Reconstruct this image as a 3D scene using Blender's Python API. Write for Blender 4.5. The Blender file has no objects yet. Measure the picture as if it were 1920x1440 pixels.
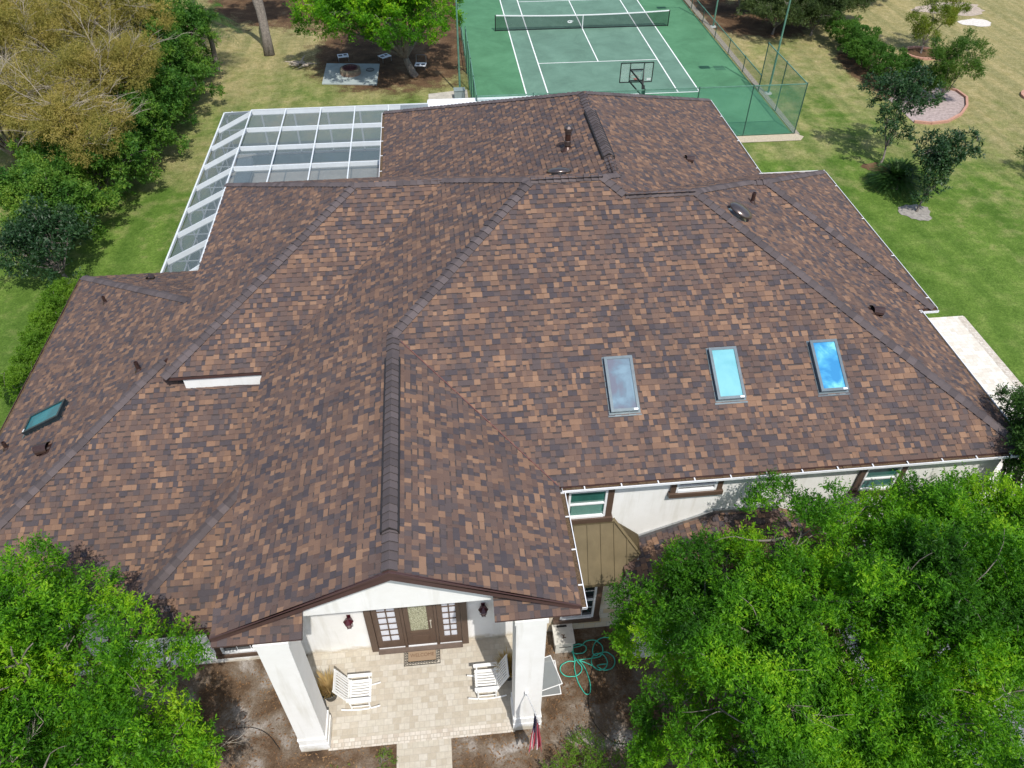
SUN_E, SKY_S, EXPO = 4.0, .16, .08
import bpy, math, random
import numpy as np
from mathutils import Vector, Matrix
random.seed(7); RNG = np.random.default_rng(11)
SC = bpy.context.scene
COL = SC.collection
R = math.radians
# ------------------------------------------------------------------ helpers
def setp(o, label=None, cat=None, group=None, kind=None):
    if label: o['label'] = label
    if cat: o['category'] = cat
    if group: o['group'] = group
    if kind: o['kind'] = kind
    return o
def empty(name, loc, label, cat, group=None, rz=0):
    o = bpy.data.objects.new(name, None); COL.objects.link(o)
    o.location = loc; o.rotation_euler = (0, 0, rz); o.empty_display_size = .2
    return setp(o, label, cat, group)
def link(name, me, parent=None):
    o = bpy.data.objects.new(name, me); COL.objects.link(o)
    if parent is not None:
        o.parent = parent
    return o
class MB:
    """collects faces, builds one mesh object; coordinates are world unless local=True at build"""
    def __init__(s): s.v = []; s.f = []; s.m = []; s.mats = []; s.mi = 0
    def mat(s, m):
        if m not in s.mats: s.mats.append(m)
        s.mi = s.mats.index(m); return s
    def face(s, pts):
        i = len(s.v); s.v += [tuple(p) for p in pts]; s.f.append(tuple(range(i, i+len(pts)))); s.m.append(s.mi)
    def poly(s, pts, faces):
        i = len(s.v); s.v += [tuple(p) for p in pts]
        for f in faces: s.f.append(tuple(i+k for k in f)); s.m.append(s.mi)
    def box(s, x0, x1, y0, y1, z0, z1, M=None):
        p = [Vector((x, y, z)) for z in (z0, z1) for y in (y0, y1) for x in (x0, x1)]
        if M is not None: p = [M @ q for q in p]
        s.poly(p, [(0,2,3,1),(4,5,7,6),(0,1,5,4),(2,6,7,3),(0,4,6,2),(1,3,7,5)])
    def beam(s, a, b, w, h, up=(0,0,1)):
        """box from a to b, w across, h along up"""
        a = Vector(a); b = Vector(b); d = (b-a).normalized(); u = Vector(up)
        sx = d.cross(u)
        if sx.length < 1e-4: sx = d.cross(Vector((0,1,0)))
        sx.normalize(); uu = sx.cross(d).normalized()
        p = []
        for e in (a, b):
            for i, j in ((-1,-1),(1,-1),(1,1),(-1,1)): p.append(e + sx*(i*w/2) + uu*(j*h/2))
        s.poly(p, [(3,2,1,0),(4,5,6,7),(0,1,5,4),(1,2,6,5),(2,3,7,6),(3,0,4,7)])
    def tube(s, pts, rad, n=6, cap=True):
        pts = [Vector(p) for p in pts]
        if not hasattr(rad, '__len__'): rad = [rad]*len(pts)
        rings = []; prev = None
        for i, p in enumerate(pts):
            d = (pts[min(i+1, len(pts)-1)] - pts[max(i-1, 0)])
            if d.length < 1e-7: d = Vector((0,0,1))
            d.normalize()
            ref = prev if prev is not None else (Vector((0,0,1)) if abs(d.z) < .9 else Vector((1,0,0)))
            a = ref - d*ref.dot(d)
            if a.length < 1e-4: a = d.orthogonal()
            a.normalize(); prev = a; b = d.cross(a)
            rings.append([p + (a*math.cos(2*math.pi*k/n) + b*math.sin(2*math.pi*k/n))*rad[i] for k in range(n)])
        base = len(s.v)
        for r in rings: s.v += [tuple(q) for q in r]
        for i in range(len(rings)-1):
            for k in range(n):
                k2 = (k+1) % n
                s.f.append((base+i*n+k, base+i*n+k2, base+(i+1)*n+k2, base+(i+1)*n+k)); s.m.append(s.mi)
        if cap:
            s.f.append(tuple(base+k for k in reversed(range(n)))); s.m.append(s.mi)
            e = base+(len(rings)-1)*n
            s.f.append(tuple(e+k for k in range(n))); s.m.append(s.mi)
    def lathe(s, c, prof, n=20, M=None):
        base = len(s.v)
        for r, z in prof:
            for k in range(n):
                q = Vector((c[0]+r*math.cos(2*math.pi*k/n), c[1]+r*math.sin(2*math.pi*k/n), c[2]+z))
                if M is not None: q = M @ q
                s.v.append(tuple(q))
        for i in range(len(prof)-1):
            for k in range(n):
                k2 = (k+1) % n
                s.f.append((base+i*n+k, base+i*n+k2, base+(i+1)*n+k2, base+(i+1)*n+k)); s.m.append(s.mi)
    def prism(s, poly, z0, z1):
        n = len(poly)
        p = [(x, y, z0) for x, y in poly] + [(x, y, z1) for x, y in poly]
        s.poly(p, [tuple(reversed(range(n))), tuple(range(n, 2*n))] + [(i, (i+1) % n, n+(i+1) % n, n+i) for i in range(n)])
    def build(s, name, parent=None, smooth=False):
        me = bpy.data.meshes.new(name)
        off = Vector((0,0,0))
        if parent is not None:
            pw = Matrix.LocRotScale(parent.location, parent.rotation_euler, None)
            if parent.parent is not None:
                pp = parent.parent
                pw = Matrix.LocRotScale(pp.location, pp.rotation_euler, None) @ pw
            inv = pw.inverted(); vs = [tuple(inv @ Vector(v)) for v in s.v]
        else: vs = s.v
        me.from_pydata(vs, [], s.f)
        for m in s.mats: me.materials.append(m)
        me.polygons.foreach_set('material_index', s.m)
        if smooth: me.polygons.foreach_set('use_smooth', [True]*len(s.f))
        me.update()
        return link(name, me, parent)
def quads_obj(name, V, mat, parent=None, nper=4):
    """V: (N*nper,3) numpy world coords, one polygon per nper verts"""
    n = len(V)//nper
    if parent is not None: V = V - np.array(parent.location)
    me = bpy.data.meshes.new(name)
    me.vertices.add(len(V)); me.vertices.foreach_set('co', V.astype(np.float32).ravel())
    me.loops.add(n*nper); me.loops.foreach_set('vertex_index', np.arange(n*nper, dtype=np.int32))
    me.polygons.add(n); me.polygons.foreach_set('loop_start', np.arange(0, n*nper, nper, dtype=np.int32))
    me.polygons.foreach_set('loop_total', np.full(n, nper, dtype=np.int32))
    me.materials.append(mat); me.update(calc_edges=True); me.validate()
    return link(name, me, parent)
# ------------------------------------------------------------------ materials
class NT:
    def __init__(s, name):
        s.m = bpy.data.materials.new(name); s.m.use_nodes = True
        s.t = s.m.node_tree; s.t.nodes.clear()
        s.out = s.n('ShaderNodeOutputMaterial'); s.p = s.n('ShaderNodeBsdfPrincipled')
        s.l(s.p.outputs[0], s.out.inputs[0]); s._tc = None
    def n(s, typ, **k):
        nd = s.t.nodes.new(typ)
        for a, b in k.items(): setattr(nd, a, b)
        return nd
    def l(s, a, b): s.t.links.new(a, b)
    def co(s, sc=(1,1,1), rot=(0,0,0), loc=(0,0,0)):
        if s._tc is None: s._tc = s.n('ShaderNodeNewGeometry')
        mp = s.n('ShaderNodeMapping'); s.l(s._tc.outputs['Position'], mp.inputs[0])
        mp.inputs['Scale'].default_value = sc; mp.inputs['Rotation'].default_value = rot; mp.inputs['Location'].default_value = loc
        return mp.outputs[0]
    def noise(s, scale, detail=4, rough=.55, co=None, dist=0):
        nd = s.n('ShaderNodeTexNoise'); nd.inputs['Scale'].default_value = scale
        nd.inputs['Detail'].default_value = detail; nd.inputs['Roughness'].default_value = rough
        nd.inputs['Distortion'].default_value = dist
        s.l(co if co is not None else s.co(), nd.inputs['Vector']); return nd.outputs[0]
    def ramp(s, fac, stops, interp='LINEAR'):
        r = s.n('ShaderNodeValToRGB'); r.color_ramp.interpolation = interp
        e = r.color_ramp.elements
        while len(e) > 1: e.remove(e[-1])
        e[0].position = stops[0][0]; e[0].color = (*stops[0][1], 1)
        for p, c in stops[1:]:
            x = e.new(p); x.color = (*c, 1)
        s.l(fac, r.inputs[0]); return r.outputs[0]
    def mix(s, fac, a, b, mode='MIX'):
        m = s.n('ShaderNodeMix', data_type='RGBA', blend_type=mode)
        for i, v in ((0, fac), (6, a), (7, b)):
            if hasattr(v, 'links'): s.l(v, m.inputs[i])
            elif i == 0: m.inputs[0].default_value = v
            else: m.inputs[i].default_value = (*v, 1)
        return m.outputs[2]
    def math(s, op, a, b=None, c=None):
        m = s.n('ShaderNodeMath', operation=op)
        for i, v in enumerate((a, b, c)):
            if v is None: continue
            if hasattr(v, 'links'): s.l(v, m.inputs[i])
            else: m.inputs[i].default_value = v
        return m.outputs[0]
    def base(s, c):
        if hasattr(c, 'links'): s.l(c, s.p.inputs['Base Color'])
        else: s.p.inputs['Base Color'].default_value = (*c, 1)
        return s
    def set(s, rough=.8, spec=None, metal=None):
        s.p.inputs['Roughness'].default_value = rough
        if spec is not None: s.p.inputs['Specular IOR Level'].default_value = spec
        if metal is not None: s.p.inputs['Metallic'].default_value = metal
        return s
    def bump(s, h, strength=.3, dist=.02):
        b = s.n('ShaderNodeBump'); b.inputs['Strength'].default_value = strength; b.inputs['Distance'].default_value = dist
        s.l(h, b.inputs['Height']); s.l(b.outputs[0], s.p.inputs['Normal']); return s
def vary(name, c, amt=.25, scale=6, rough=.7, bump=0, metal=None, spec=None, bdist=.01):
    t = NT(name); c = tuple(c)
    f = t.noise(scale, 5, .65)
    lo = tuple(x*(1-amt) for x in c); hi = tuple(min(1, x*(1+amt)) for x in c)
    t.base(t.ramp(f, [(.3, lo), (.7, hi)])).set(rough, spec, metal)
    if bump: t.bump(t.noise(scale*8, 4), bump, bdist)
    return t.m
M = {}
def shingle_mat():
    t = NT('shingle'); g = t.n('ShaderNodeNewGeometry'); t._tc = g
    r = g.outputs['Random Per Island']
    pal = t.ramp(r, [(0, (.070,.060,.066)), (.12, (.090,.072,.072)), (.24, (.116,.082,.072)), (.40, (.134,.088,.071)), (.55, (.108,.073,.063)), (.66, (.154,.100,.077)),
                     (.77, (.185,.114,.080)), (.87, (.212,.130,.088)), (.95, (.242,.150,.100))], 'CONSTANT')
    n1 = t.noise(120, 3, .8)
    n2 = t.noise(1.1, 3, .5)
    c = t.mix(.85, pal, t.ramp(n1, [(.25, (.62,.62,.62)), (.75, (1.35,1.33,1.3))]), 'MULTIPLY')
    c = t.mix(.5, c, t.ramp(n2, [(.3, (.78,.80,.83)), (.7, (1.18,1.15,1.11))]), 'MULTIPLY')
    t.base(c).set(.92, .25).bump(t.noise(260, 2, .8), .35, .004)
    return t.m
def cap_mat():
    t = NT('cap_shingle'); g = t.n('ShaderNodeNewGeometry'); t._tc = g
    c = t.ramp(g.outputs['Random Per Island'], [(0, (.074,.062,.064)), (.5, (.100,.083,.084)), (1, (.122,.101,.102))])
    c = t.mix(.8, c, t.ramp(t.noise(110, 3, .8), [(.25, (.65,.65,.65)), (.75, (1.35,1.33,1.3))]), 'MULTIPLY')
    t.base(c).set(.92, .25); return t.m
def paver_mat(name, cols, size=.2, mortar=(.36,.32,.26)):
    t = NT(name)
    co = t.co()
    br = t.n('ShaderNodeTexBrick'); t.l(co, br.inputs['Vector'])
    br.inputs['Scale'].default_value = 1; br.inputs['Brick Width'].default_value = size*1.15; br.inputs['Row Height'].default_value = size*.85
    br.inputs['Mortar Size'].default_value = .006; br.inputs['Mortar Smooth'].default_value = .3; br.offset = .37; br.squash = .6; br.squash_frequency = 3
    br.inputs['Color1'].default_value = (0,0,0,1); br.inputs['Color2'].default_value = (1,1,1,1); br.inputs['Mortar'].default_value = (.5,.5,.5,1)
    c = t.ramp(br.outputs['Color'], [(0, cols[0]), (.35, cols[1]), (.65, cols[2]), (1, cols[3])])
    c = t.mix(.7, c, t.ramp(t.noise(9, 5, .7), [(.3, (.82,.82,.82)), (.7, (1.12,1.12,1.12))]), 'MULTIPLY')
    c = t.mix(br.outputs['Fac'], c, mortar)
    t.base(c).set(.85).bump(t.math('SUBTRACT', 1.0, br.outputs['Fac']), .4, .006); return t.m
def leaf_mat(name, stops, transl=.35, rough=.5, spec=.18, isl=.20):
    t = NT(name); g = t.n('ShaderNodeNewGeometry'); t._tc = g
    f = t.math('MULTIPLY_ADD', t.noise(.62, 4, .62), 1.7, -.35)
    f = t.math('MULTIPLY_ADD', g.outputs['Random Per Island'], isl, t.math('MULTIPLY', f, 1-isl))
    c = t.ramp(f, stops)
    t.base(c).set(rough, spec)
    tr = t.n('ShaderNodeBsdfTranslucent'); mx = t.n('ShaderNodeMixShader'); mx.inputs[0].default_value = transl
    t.l(t.mix(1, c, (1.45,1.7,.40), 'MULTIPLY'), tr.inputs[0])
    t.l(t.p.outputs[0], mx.inputs[1]); t.l(tr.outputs[0], mx.inputs[2]); t.l(mx.outputs[0], t.out.inputs[0])
    return t.m
def screen_mat(name, col, alpha, rough=.7):
    t = NT(name); tr = t.n('ShaderNodeBsdfTransparent'); mx = t.n('ShaderNodeMixShader')
    w = t.n('ShaderNodeTexNoise'); w.inputs['Scale'].default_value = 3; t.l(t.co(), w.inputs['Vector'])
    t.l(t.math('MULTIPLY_ADD', w.outputs[0], .14, alpha-.07), mx.inputs[0])
    t.base(col).set(rough, .1); t.l(tr.outputs[0], mx.inputs[1]); t.l(t.p.outputs[0], mx.inputs[2]); t.l(mx.outputs[0], t.out.inputs[0])
    return t.m
def glass_mat(name, col, rough=.05, spec=.8):
    t = NT(name)
    t.base(t.ramp(t.noise(1.6, 3, .5, dist=.6), [(.35, tuple(x*.75 for x in col)), (.65, tuple(min(1, x*1.2) for x in col))])).set(rough, spec); return t.m
M['shingle'] = shingle_mat(); M['cap'] = cap_mat()
M['fascia'] = vary('brown_fascia', (.075,.040,.036), .12, 3, .45)
M['brown'] = vary('brown_trim', (.095,.060,.042), .15, 4, .5)
def stucco_mat():
    t = NT('white_stucco'); a = t.noise(2.2, 5, .65); b = t.noise(1.0, 4, .6, t.co((3.5,3.5,.35)))
    c = t.ramp(a, [(.3, (.82,.81,.78)), (.7, (.88,.875,.855))])
    c = t.mix(1, c, t.ramp(b, [(.30, (.86,.85,.82)), (.48, (1,1,1))]), 'MULTIPLY')
    sp = t.n('ShaderNodeSeparateXYZ'); t.l(t.co(), sp.inputs[0])
    dz = t.math('ADD', sp.outputs[2], t.math('MULTIPLY_ADD', a, .6, -.3))
    c = t.mix(1, c, t.ramp(dz, [(.02, (.66,.60,.50)), (.22, (1,1,1))]), 'MULTIPLY')     # soil splashed on the foot of the walls
    t.base(c).set(.88).bump(t.noise(60, 4, .7), .35, .008); return t.m
M['stucco'] = stucco_mat()
M['white'] = vary('white_metal', (.80,.81,.82), .04, 2, .35)
M['cream'] = vary('cream_wall', (.72,.70,.64), .08, 3, .85, .2)
M['black'] = vary('black_metal', (.012,.014,.013), .3, 5, .45)
M['black_plastic'] = vary('vent_plastic', (.020,.018,.018), .3, 8, .6)
M['vent'] = vary('vent_brown', (.045,.024,.020), .2, 8, .4)
M['steel'] = vary('galvanised', (.42,.44,.45), .25, 7, .32, metal=.8)
M['bronze'] = vary('bronze_dome', (.16,.13,.12), .2, 5, .28, metal=.75)
M['stone'] = None
M['frame_grey'] = vary('skylight_frame', (.16,.20,.22), .15, 6, .3, metal=.5)
M['frame_dark'] = vary('skylight_frame_dark', (.03,.045,.055), .2, 6, .3, metal=.4)
M['green_metal'] = vary('green_painted_steel', (.10,.22,.16), .25, 5, .5)
M['dkgreen_metal'] = vary('dark_green_steel', (.03,.085,.065), .25, 5, .5)
M['bark'] = vary('grey_bark', (.19,.165,.14), .4, 9, .95, .6, bdist=.02)
M['twig'] = vary('pale_twig', (.36,.31,.25), .3, 12, .9)
M['debris'] = vary('gutter_debris', (.10,.065,.035), .6, 30, .95)
M['concrete'] = vary('grey_concrete', (.40,.42,.40), .2, 3, .9, .2)
M['awning'] = vary('bronze_roof_metal', (.150,.118,.066), .18, 1.8, .5)
M['edging'] = vary('terracotta_edging', (.46,.25,.18), .2, 8, .8)
M['screen'] = screen_mat('cage_screen', (.16,.20,.22), .54)
M['chain'] = screen_mat('chain_link', (.07,.24,.18), .30)
M['chain_grey'] = screen_mat('chain_link_grey', (.16,.20,.18), .24)
M['net'] = screen_mat('net_mesh', (.015,.03,.025), .50)
def lawn_mat():
    t = NT('lawn_grass'); co = t.co()
    big = t.noise(.13, 4, .55); mid = t.noise(.9, 5, .65); fine = t.noise(14, 4, .8)
    g = t.ramp(mid, [(.25, (.060,.120,.016)), (.5, (.100,.172,.030)), (.75, (.165,.220,.058))])
    dry = t.ramp(t.noise(1.7, 5, .7), [(.3, (.23,.205,.085)), (.7, (.36,.31,.165))])
    # dry turf towards the far end of the garden, thick green turf by the house on the right
    sp = t.n('ShaderNodeSeparateXYZ'); t.l(co, sp.inputs[0])
    far = t.math('MULTIPLY_ADD', sp.outputs[1], .036, .93)     # grows with y
    rt = t.math('MULTIPLY_ADD', t.math('MAXIMUM', sp.outputs[0], 12.0), .055, -.71)
    lf = t.math('MULTIPLY_ADD', t.math('MINIMUM', sp.outputs[0], -8.0), -.012, -.02)
    f = t.math('ADD', t.math('ADD', far, t.math('ADD', rt, lf)), t.math('MULTIPLY_ADD', big, 2.0, -1.02))
    f = t.math('ADD', f, t.math('MULTIPLY_ADD', mid, 1.7, -.85))
    f2 = t.ramp(f, [(.10, (0,0,0)), (1.0, (.92,.92,.92))])
    c = t.mix(f2, g, dry)
    st = t.noise(1.1, 3, .55, t.co((1,.10,1), (0,0,R(-4))))
    c = t.mix(.55, c, t.ramp(st, [(.38, (.68,.76,.66)), (.62, (1.28,1.2,1.2))]), 'MULTIPLY')
    c = t.mix(.8, c, t.ramp(t.noise(4.2, 5, .75), [(.3, (.72,.76,.70)), (.7, (1.28,1.24,1.28))]), 'MULTIPLY')
    c = t.mix(.9, c, t.ramp(fine, [(.28, (.48,.53,.48)), (.72, (1.52,1.46,1.5))]), 'MULTIPLY')
    def litter(c, cx, cy, rx, ry):
        a = t.math('DIVIDE', t.math('SUBTRACT', sp.outputs[0], cx), rx); b = t.math('DIVIDE', t.math('SUBTRACT', sp.outputs[1], cy), ry)
        d = t.math('SQRT', t.math('ADD', t.math('MULTIPLY', a, a), t.math('MULTIPLY', b, b)))
        d = t.math('ADD', d, t.math('ADD', t.math('MULTIPLY_ADD', mid, .9, -.45), t.math('MULTIPLY_ADD', fine, .5, -.25)))
        soil = t.mix(.9, t.ramp(t.noise(.8, 5, .65), [(.3, (.060,.040,.026)), (.55, (.125,.080,.047)), (.8, (.24,.19,.12))]), t.ramp(fine, [(.25, (.5,.46,.42)), (.75, (1.5,1.4,1.3))]), 'MULTIPLY')
        return t.mix(t.ramp(d, [(.80, (1,1,1)), (1.12, (0,0,0))]), c, soil)
    for q in ((-13.6,-3.2,6.6,7.8), (-13,9,10,12), (-22.5,9.5,7,8), (13.5,1.2,5.0,4.6), (10.5,9,3,8), (17.6,-10.2,1.5,5.0)): c = litter(c, *q)
    t.base(c).set(.95, .1).bump(fine, .8, .05); return t.m
M['lawn'] = lawn_mat()
def dirt_mat():
    t = NT('bed_soil'); a = t.noise(.9, 5, .62, dist=.4); b = t.noise(26, 4, .8)
    c = t.ramp(a, [(.28, (.050,.036,.026)), (.45, (.125,.085,.055)), (.56, (.20,.165,.13)), (.66, (.34,.32,.30)), (.8, (.42,.41,.39))])
    c = t.mix(.9, c, t.ramp(b, [(.25, (.45,.42,.40)), (.75, (1.5,1.45,1.4))]), 'MULTIPLY')
    t.base(c).set(.97, .1).bump(b, .8, .03); return t.m
M['dirt'] = dirt_mat()
def mulch_mat():
    t = NT('leaf_litter_soil'); a = t.noise(.8, 5, .65); b = t.noise(18, 4, .8)
    c = t.ramp(a, [(.3, (.060,.040,.026)), (.55, (.12,.078,.045)), (.8, (.22,.17,.10))])
    c = t.mix(.9, c, t.ramp(b, [(.25, (.5,.46,.42)), (.75, (1.5,1.4,1.3))]), 'MULTIPLY')
    t.base(c).set(.97, .1); return t.m
M['mulch'] = mulch_mat()
def court_mat(name, c):
    t = NT(name); a = t.noise(.45, 7, .72, dist=.5); b = t.noise(22, 4, .75)
    k = t.ramp(a, [(.3, tuple(x*.78 for x in c)), (.5, c), (.7, tuple(x*1.18+.01 for x in c))])
    k = t.mix(.4, k, t.ramp(b, [(.3, (.85,.85,.85)), (.7, (1.15,1.15,1.15))]), 'MULTIPLY')
    t.base(k).set(.85, .2); return t.m
M['court_out'] = court_mat('court_outer_green', (.074,.200,.103)); M['court_in'] = court_mat('court_inner_green', (.118,.215,.160))
M['line'] = vary('court_line_paint', (.80,.82,.80), .06, 6, .8)
M['paver'] = paver_mat('beige_pavers', [(.43,.38,.30), (.48,.43,.35), (.50,.46,.38), (.53,.49,.42)], .19, (.40,.36,.30))
M['paver2'] = paver_mat('pale_pavers', [(.60,.55,.46), (.66,.61,.53), (.70,.66,.58), (.74,.70,.63)], .24, (.5,.46,.38))
M['border'] = paver_mat('border_pavers', [(.46,.40,.33), (.54,.48,.40), (.58,.53,.46), (.62,.57,.50)], .12)
def stone_mat():
    t = NT('limestone_veneer'); br = t.n('ShaderNodeTexBrick')
    cb = t.n('ShaderNodeCombineXYZ'); sp = t.n('ShaderNodeSeparateXYZ'); t.l(t.co(), sp.inputs[0])
    t.l(sp.outputs[0], cb.inputs[0]); t.l(sp.outputs[2], cb.inputs[1]); t.l(cb.outputs[0], br.inputs['Vector'])
    br.inputs['Scale'].default_value = 1; br.inputs['Brick Width'].default_value = .33; br.inputs['Row Height'].default_value = .24
    br.inputs['Mortar Size'].default_value = .007; br.inputs['Color1'].default_value = (0,0,0,1); br.inputs['Color2'].default_value = (1,1,1,1)
    c = t.ramp(br.outputs['Color'], [(0, (.58,.44,.25)), (.3, (.62,.54,.40)), (.7, (.66,.61,.50)), (1, (.60,.56,.48))])
    c = t.mix(.5, c, t.ramp(t.noise(3, 5, .7), [(.3, (.78,.76,.72)), (.7, (1.1,1.1,1.1))]), 'MULTIPLY')
    c = t.mix(br.outputs['Fac'], c, (.45,.42,.38)); t.base(c).set(.85); return t.m
M['stone'] = stone_mat()
# ------------------------------------------------------------------ roof planes
E0 = 6.3; SL = .5; CS = 1/math.sqrt(1.25)
# name: (axis sign downslope dx,dy ; eave coordinate along downslope ; eave z ; plan polygon)
# z(p) = ze + SL*( e - dot(p,d) ) with e = dot(eave point, d)
PL = {
 'F':  ((0,-1), 47.45, E0, [(-9.08,-47.45),(2.17,-47.45),(-4.605,-40.675),(-6.475,-40.675),(-7.0,-40.15),(-8.9,-40.15),(-12.64,-43.89)]),
 'L2': ((-1,0), 16.2, E0, [(-16.2,-50.45),(-12.64,-50.45),(-12.64,-43.89),(-8.9,-40.15),(-11.175,-37.875),(-16.2,-42.9)]),
 'GR': ((1,0), -9.08, E0, [(-12.64,-50.45),(-9.08,-50.45),(-9.08,-47.45),(-12.64,-43.89)]),
 'UF': ((0,-1), 42.9, E0, [(-18.75,-42.9),(-16.2,-42.9),(-11.175,-37.875),(-13.725,-37.875)]),
 'LP': ((-1,0), 18.75, E0, [(-18.75,-42.9),(-13.725,-37.875),(-18.75,-32.85)]),
 'K2': ((0,1), -32.85, E0, [(-18.75,-32.85),(-13.725,-37.875),(-11.175,-37.875),(-8.9,-40.15),(-7.0,-40.15),(-6.5,-39.65),(-13.3,-32.85)]),
 'BL': ((-1,0), 13.3, E0, [(-13.3,-32.85),(-6.5,-39.65),(-6.5,-34.2),(-13.3,-27.4)]),
 'BB': ((0,1), -27.4, E0, [(-13.3,-27.4),(-6.5,-34.2),(.3,-27.4)]),
 'Q':  ((1,0), .3, E0, [(.3,-27.4),(-6.5,-34.2),(-6.5,-39.65),(-7.0,-40.15),(-6.475,-40.675),(.3,-33.9)]),
 'K':  ((0,1), -33.9, E0, [(.3,-33.9),(-6.475,-40.675),(-4.605,-40.675),(-1.88,-37.95),(-1.37,-37.95),(2.68,-33.9)]),
 'RP': ((1,0), 2.17, E0, [(2.17,-47.45),(2.17,-42.0),(-1.88,-37.95),(-4.605,-40.675)]),
 'RF': ((0,-1), 42.0, E0, [(-1.88,-37.95),(2.17,-42.0),(2.68,-42.0),(-1.37,-37.95)]),
 'RW': ((1,0), 2.68, E0, [(2.68,-42.0),(2.68,-33.9),(-1.37,-37.95)]),
 'LW': ((-1,0), 24.35, 3.5, [(-24.35,-47.5),(-18.95,-42.1),(-18.75,-42.1),(-18.75,-39.6),(-24.35,-34.0)]),
 'WB': ((0,1), -34.0, 3.5, [(-24.35,-34.0),(-18.75,-39.6),(-17.9,-39.6),(-17.9,-34.0)]),
 'WF': ((0,-1), 47.5, 3.5, [(-24.35,-47.5),(-19.55,-47.5),(-15.8,-43.75),(-15.8,-42.8),(-18.3,-42.8),(-18.95,-42.1)]),
 'XL': ((-1,0), 19.55, 3.5, [(-19.55,-48.54),(-15.8,-44.79),(-15.8,-43.75),(-19.55,-47.5)]),
 'XF': ((0,-1), 48.54, 3.5, [(-19.55,-48.54),(-15.95,-48.54),(-15.8,-48.54),(-15.8,-44.79)]),
}
def zf(n, x, y, h=0):
    d, e, ze, _ = PL[n]; return ze + SL*(e - (x*d[0]+y*d[1]))
def nrm(n):
    d = PL[n][0]; return Vector((d[0]*SL, d[1]*SL, 1)).normalized()
def scan(poly, u_of, v_of, v):
    xs = []
    for i in range(len(poly)):
        a, b = poly[i], poly[(i+1) % len(poly)]
        va, vb = v_of(a), v_of(b)
        if (va <= v) != (vb <= v):
            t = (v-va)/(vb-va); xs.append(u_of(a)+(u_of(b)-u_of(a))*t)
    xs.sort(); return [(xs[i], xs[i+1]) for i in range(0, len(xs)-1, 2)]
def shingles(mb, n, d, e, ze, poly, slope=SL, expo=.143):
    cs = 1/math.sqrt(1+slope*slope)
    ax = (-d[1], d[0])                       # along the eave
    N = Vector((d[0]*slope, d[1]*slope, 1)).normalized()
    u_of = lambda p: p[0]*ax[0]+p[1]*ax[1]
    v_of = lambda p: (e-(p[0]*d[0]+p[1]*d[1]))/cs
    def W(u, v, h):
        q = e - v*cs
        x = ax[0]*u + d[0]*q; y = ax[1]*u + d[1]*q
        return Vector((x, y, ze + slope*v*cs)) + N*h
    vmax = max(v_of(p) for p in poly); vmin = min(v_of(p) for p in poly)
    v = vmin - .02; k = 0
    while v < vmax:
        v1, v2 = v, v+expo
        A = scan(poly, u_of, v_of, max(v1, vmin)+1e-4); B = scan(poly, u_of, v_of, min(v2, vmax)-1e-4)
        if len(A) != len(B):
            A = B = scan(poly, u_of, v_of, min(max((v1+v2)/2, vmin+1e-4), vmax-1e-4))
        for (a1, b1), (a2, b2) in zip(A, B):
            u = min(a1, a2) - random.random()*.3; ue = max(b1, b2)
            raised = random.random() < .5
            while u < ue:
                w = random.choice((.08,.10,.12,.14,.16,.20)) * random.uniform(.9, 1.1)
                l1, r1 = max(u, a1), min(u+w, b1); l2, r2 = max(u, a2), min(u+w, b2)
                if r1-l1 > .004 or r2-l2 > .004:
                    if r1 < l1: r1 = l1 = (a1 if u+w < a1 else b1)
                    if r2 < l2: r2 = l2 = (a2 if u+w < a2 else b2)
                    hb = .024 if raised else .012; ht = .004 if raised else .001
                    p = [W(l1, v1, hb), W(r1, v1, hb), W(r2, v2+.004, ht), W(l2, v2+.004, ht), W(l1, v1, -.004), W(r1, v1, -.004)]
                    fs = [(0,1,2,3), (4,5,1,0)]
                    if raised:
                        p += [W(l2, v2, -.004), W(r2, v2, -.004)]; fs += [(4,0,3,6), (1,5,7,2)]
                    mb.poly(p, fs)
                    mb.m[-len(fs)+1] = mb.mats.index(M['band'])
                    if not raised and random.random() < .62:
                        # the dark printed band at the head of the lower laminate
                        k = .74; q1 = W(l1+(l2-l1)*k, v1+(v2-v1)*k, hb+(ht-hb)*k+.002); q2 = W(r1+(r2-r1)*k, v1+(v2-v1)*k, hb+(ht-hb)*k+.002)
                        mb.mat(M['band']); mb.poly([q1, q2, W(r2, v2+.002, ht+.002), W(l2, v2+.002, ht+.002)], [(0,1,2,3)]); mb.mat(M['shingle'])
                u += w; raised = not raised if random.random() < .85 else raised
        v += expo; k += 1
def deck(mb, n, d, e, ze, poly, slope=SL, th=.12):
    N = Vector((0, 0, 1))
    zz = lambda p: ze + slope*(e-(p[0]*d[0]+p[1]*d[1]))
    top = [Vector((p[0], p[1], zz(p)-.012)) for p in poly]; bot = [Vector((p[0], p[1], zz(p)-.012-th)) for p in poly]
    m = len(poly)
    mb.poly(top+bot, [tuple(range(m)), tuple(reversed(range(m, 2*m)))] + [(m+i, m+(i+1) % m, (i+1) % m, i) for i in range(m)])
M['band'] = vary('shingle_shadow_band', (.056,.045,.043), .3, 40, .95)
house = empty('house', (-10, -44, 0), 'large white stucco house under a brown and tan shingle roof with four skylights', 'house')
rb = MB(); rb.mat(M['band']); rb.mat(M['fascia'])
for n, (d, e, ze, poly) in PL.items(): deck(rb, n, d, e, ze, poly)
rb.mat(M['shingle'])
for n, (d, e, ze, poly) in PL.items(): shingles(rb, n, d, e, ze, poly)
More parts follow.
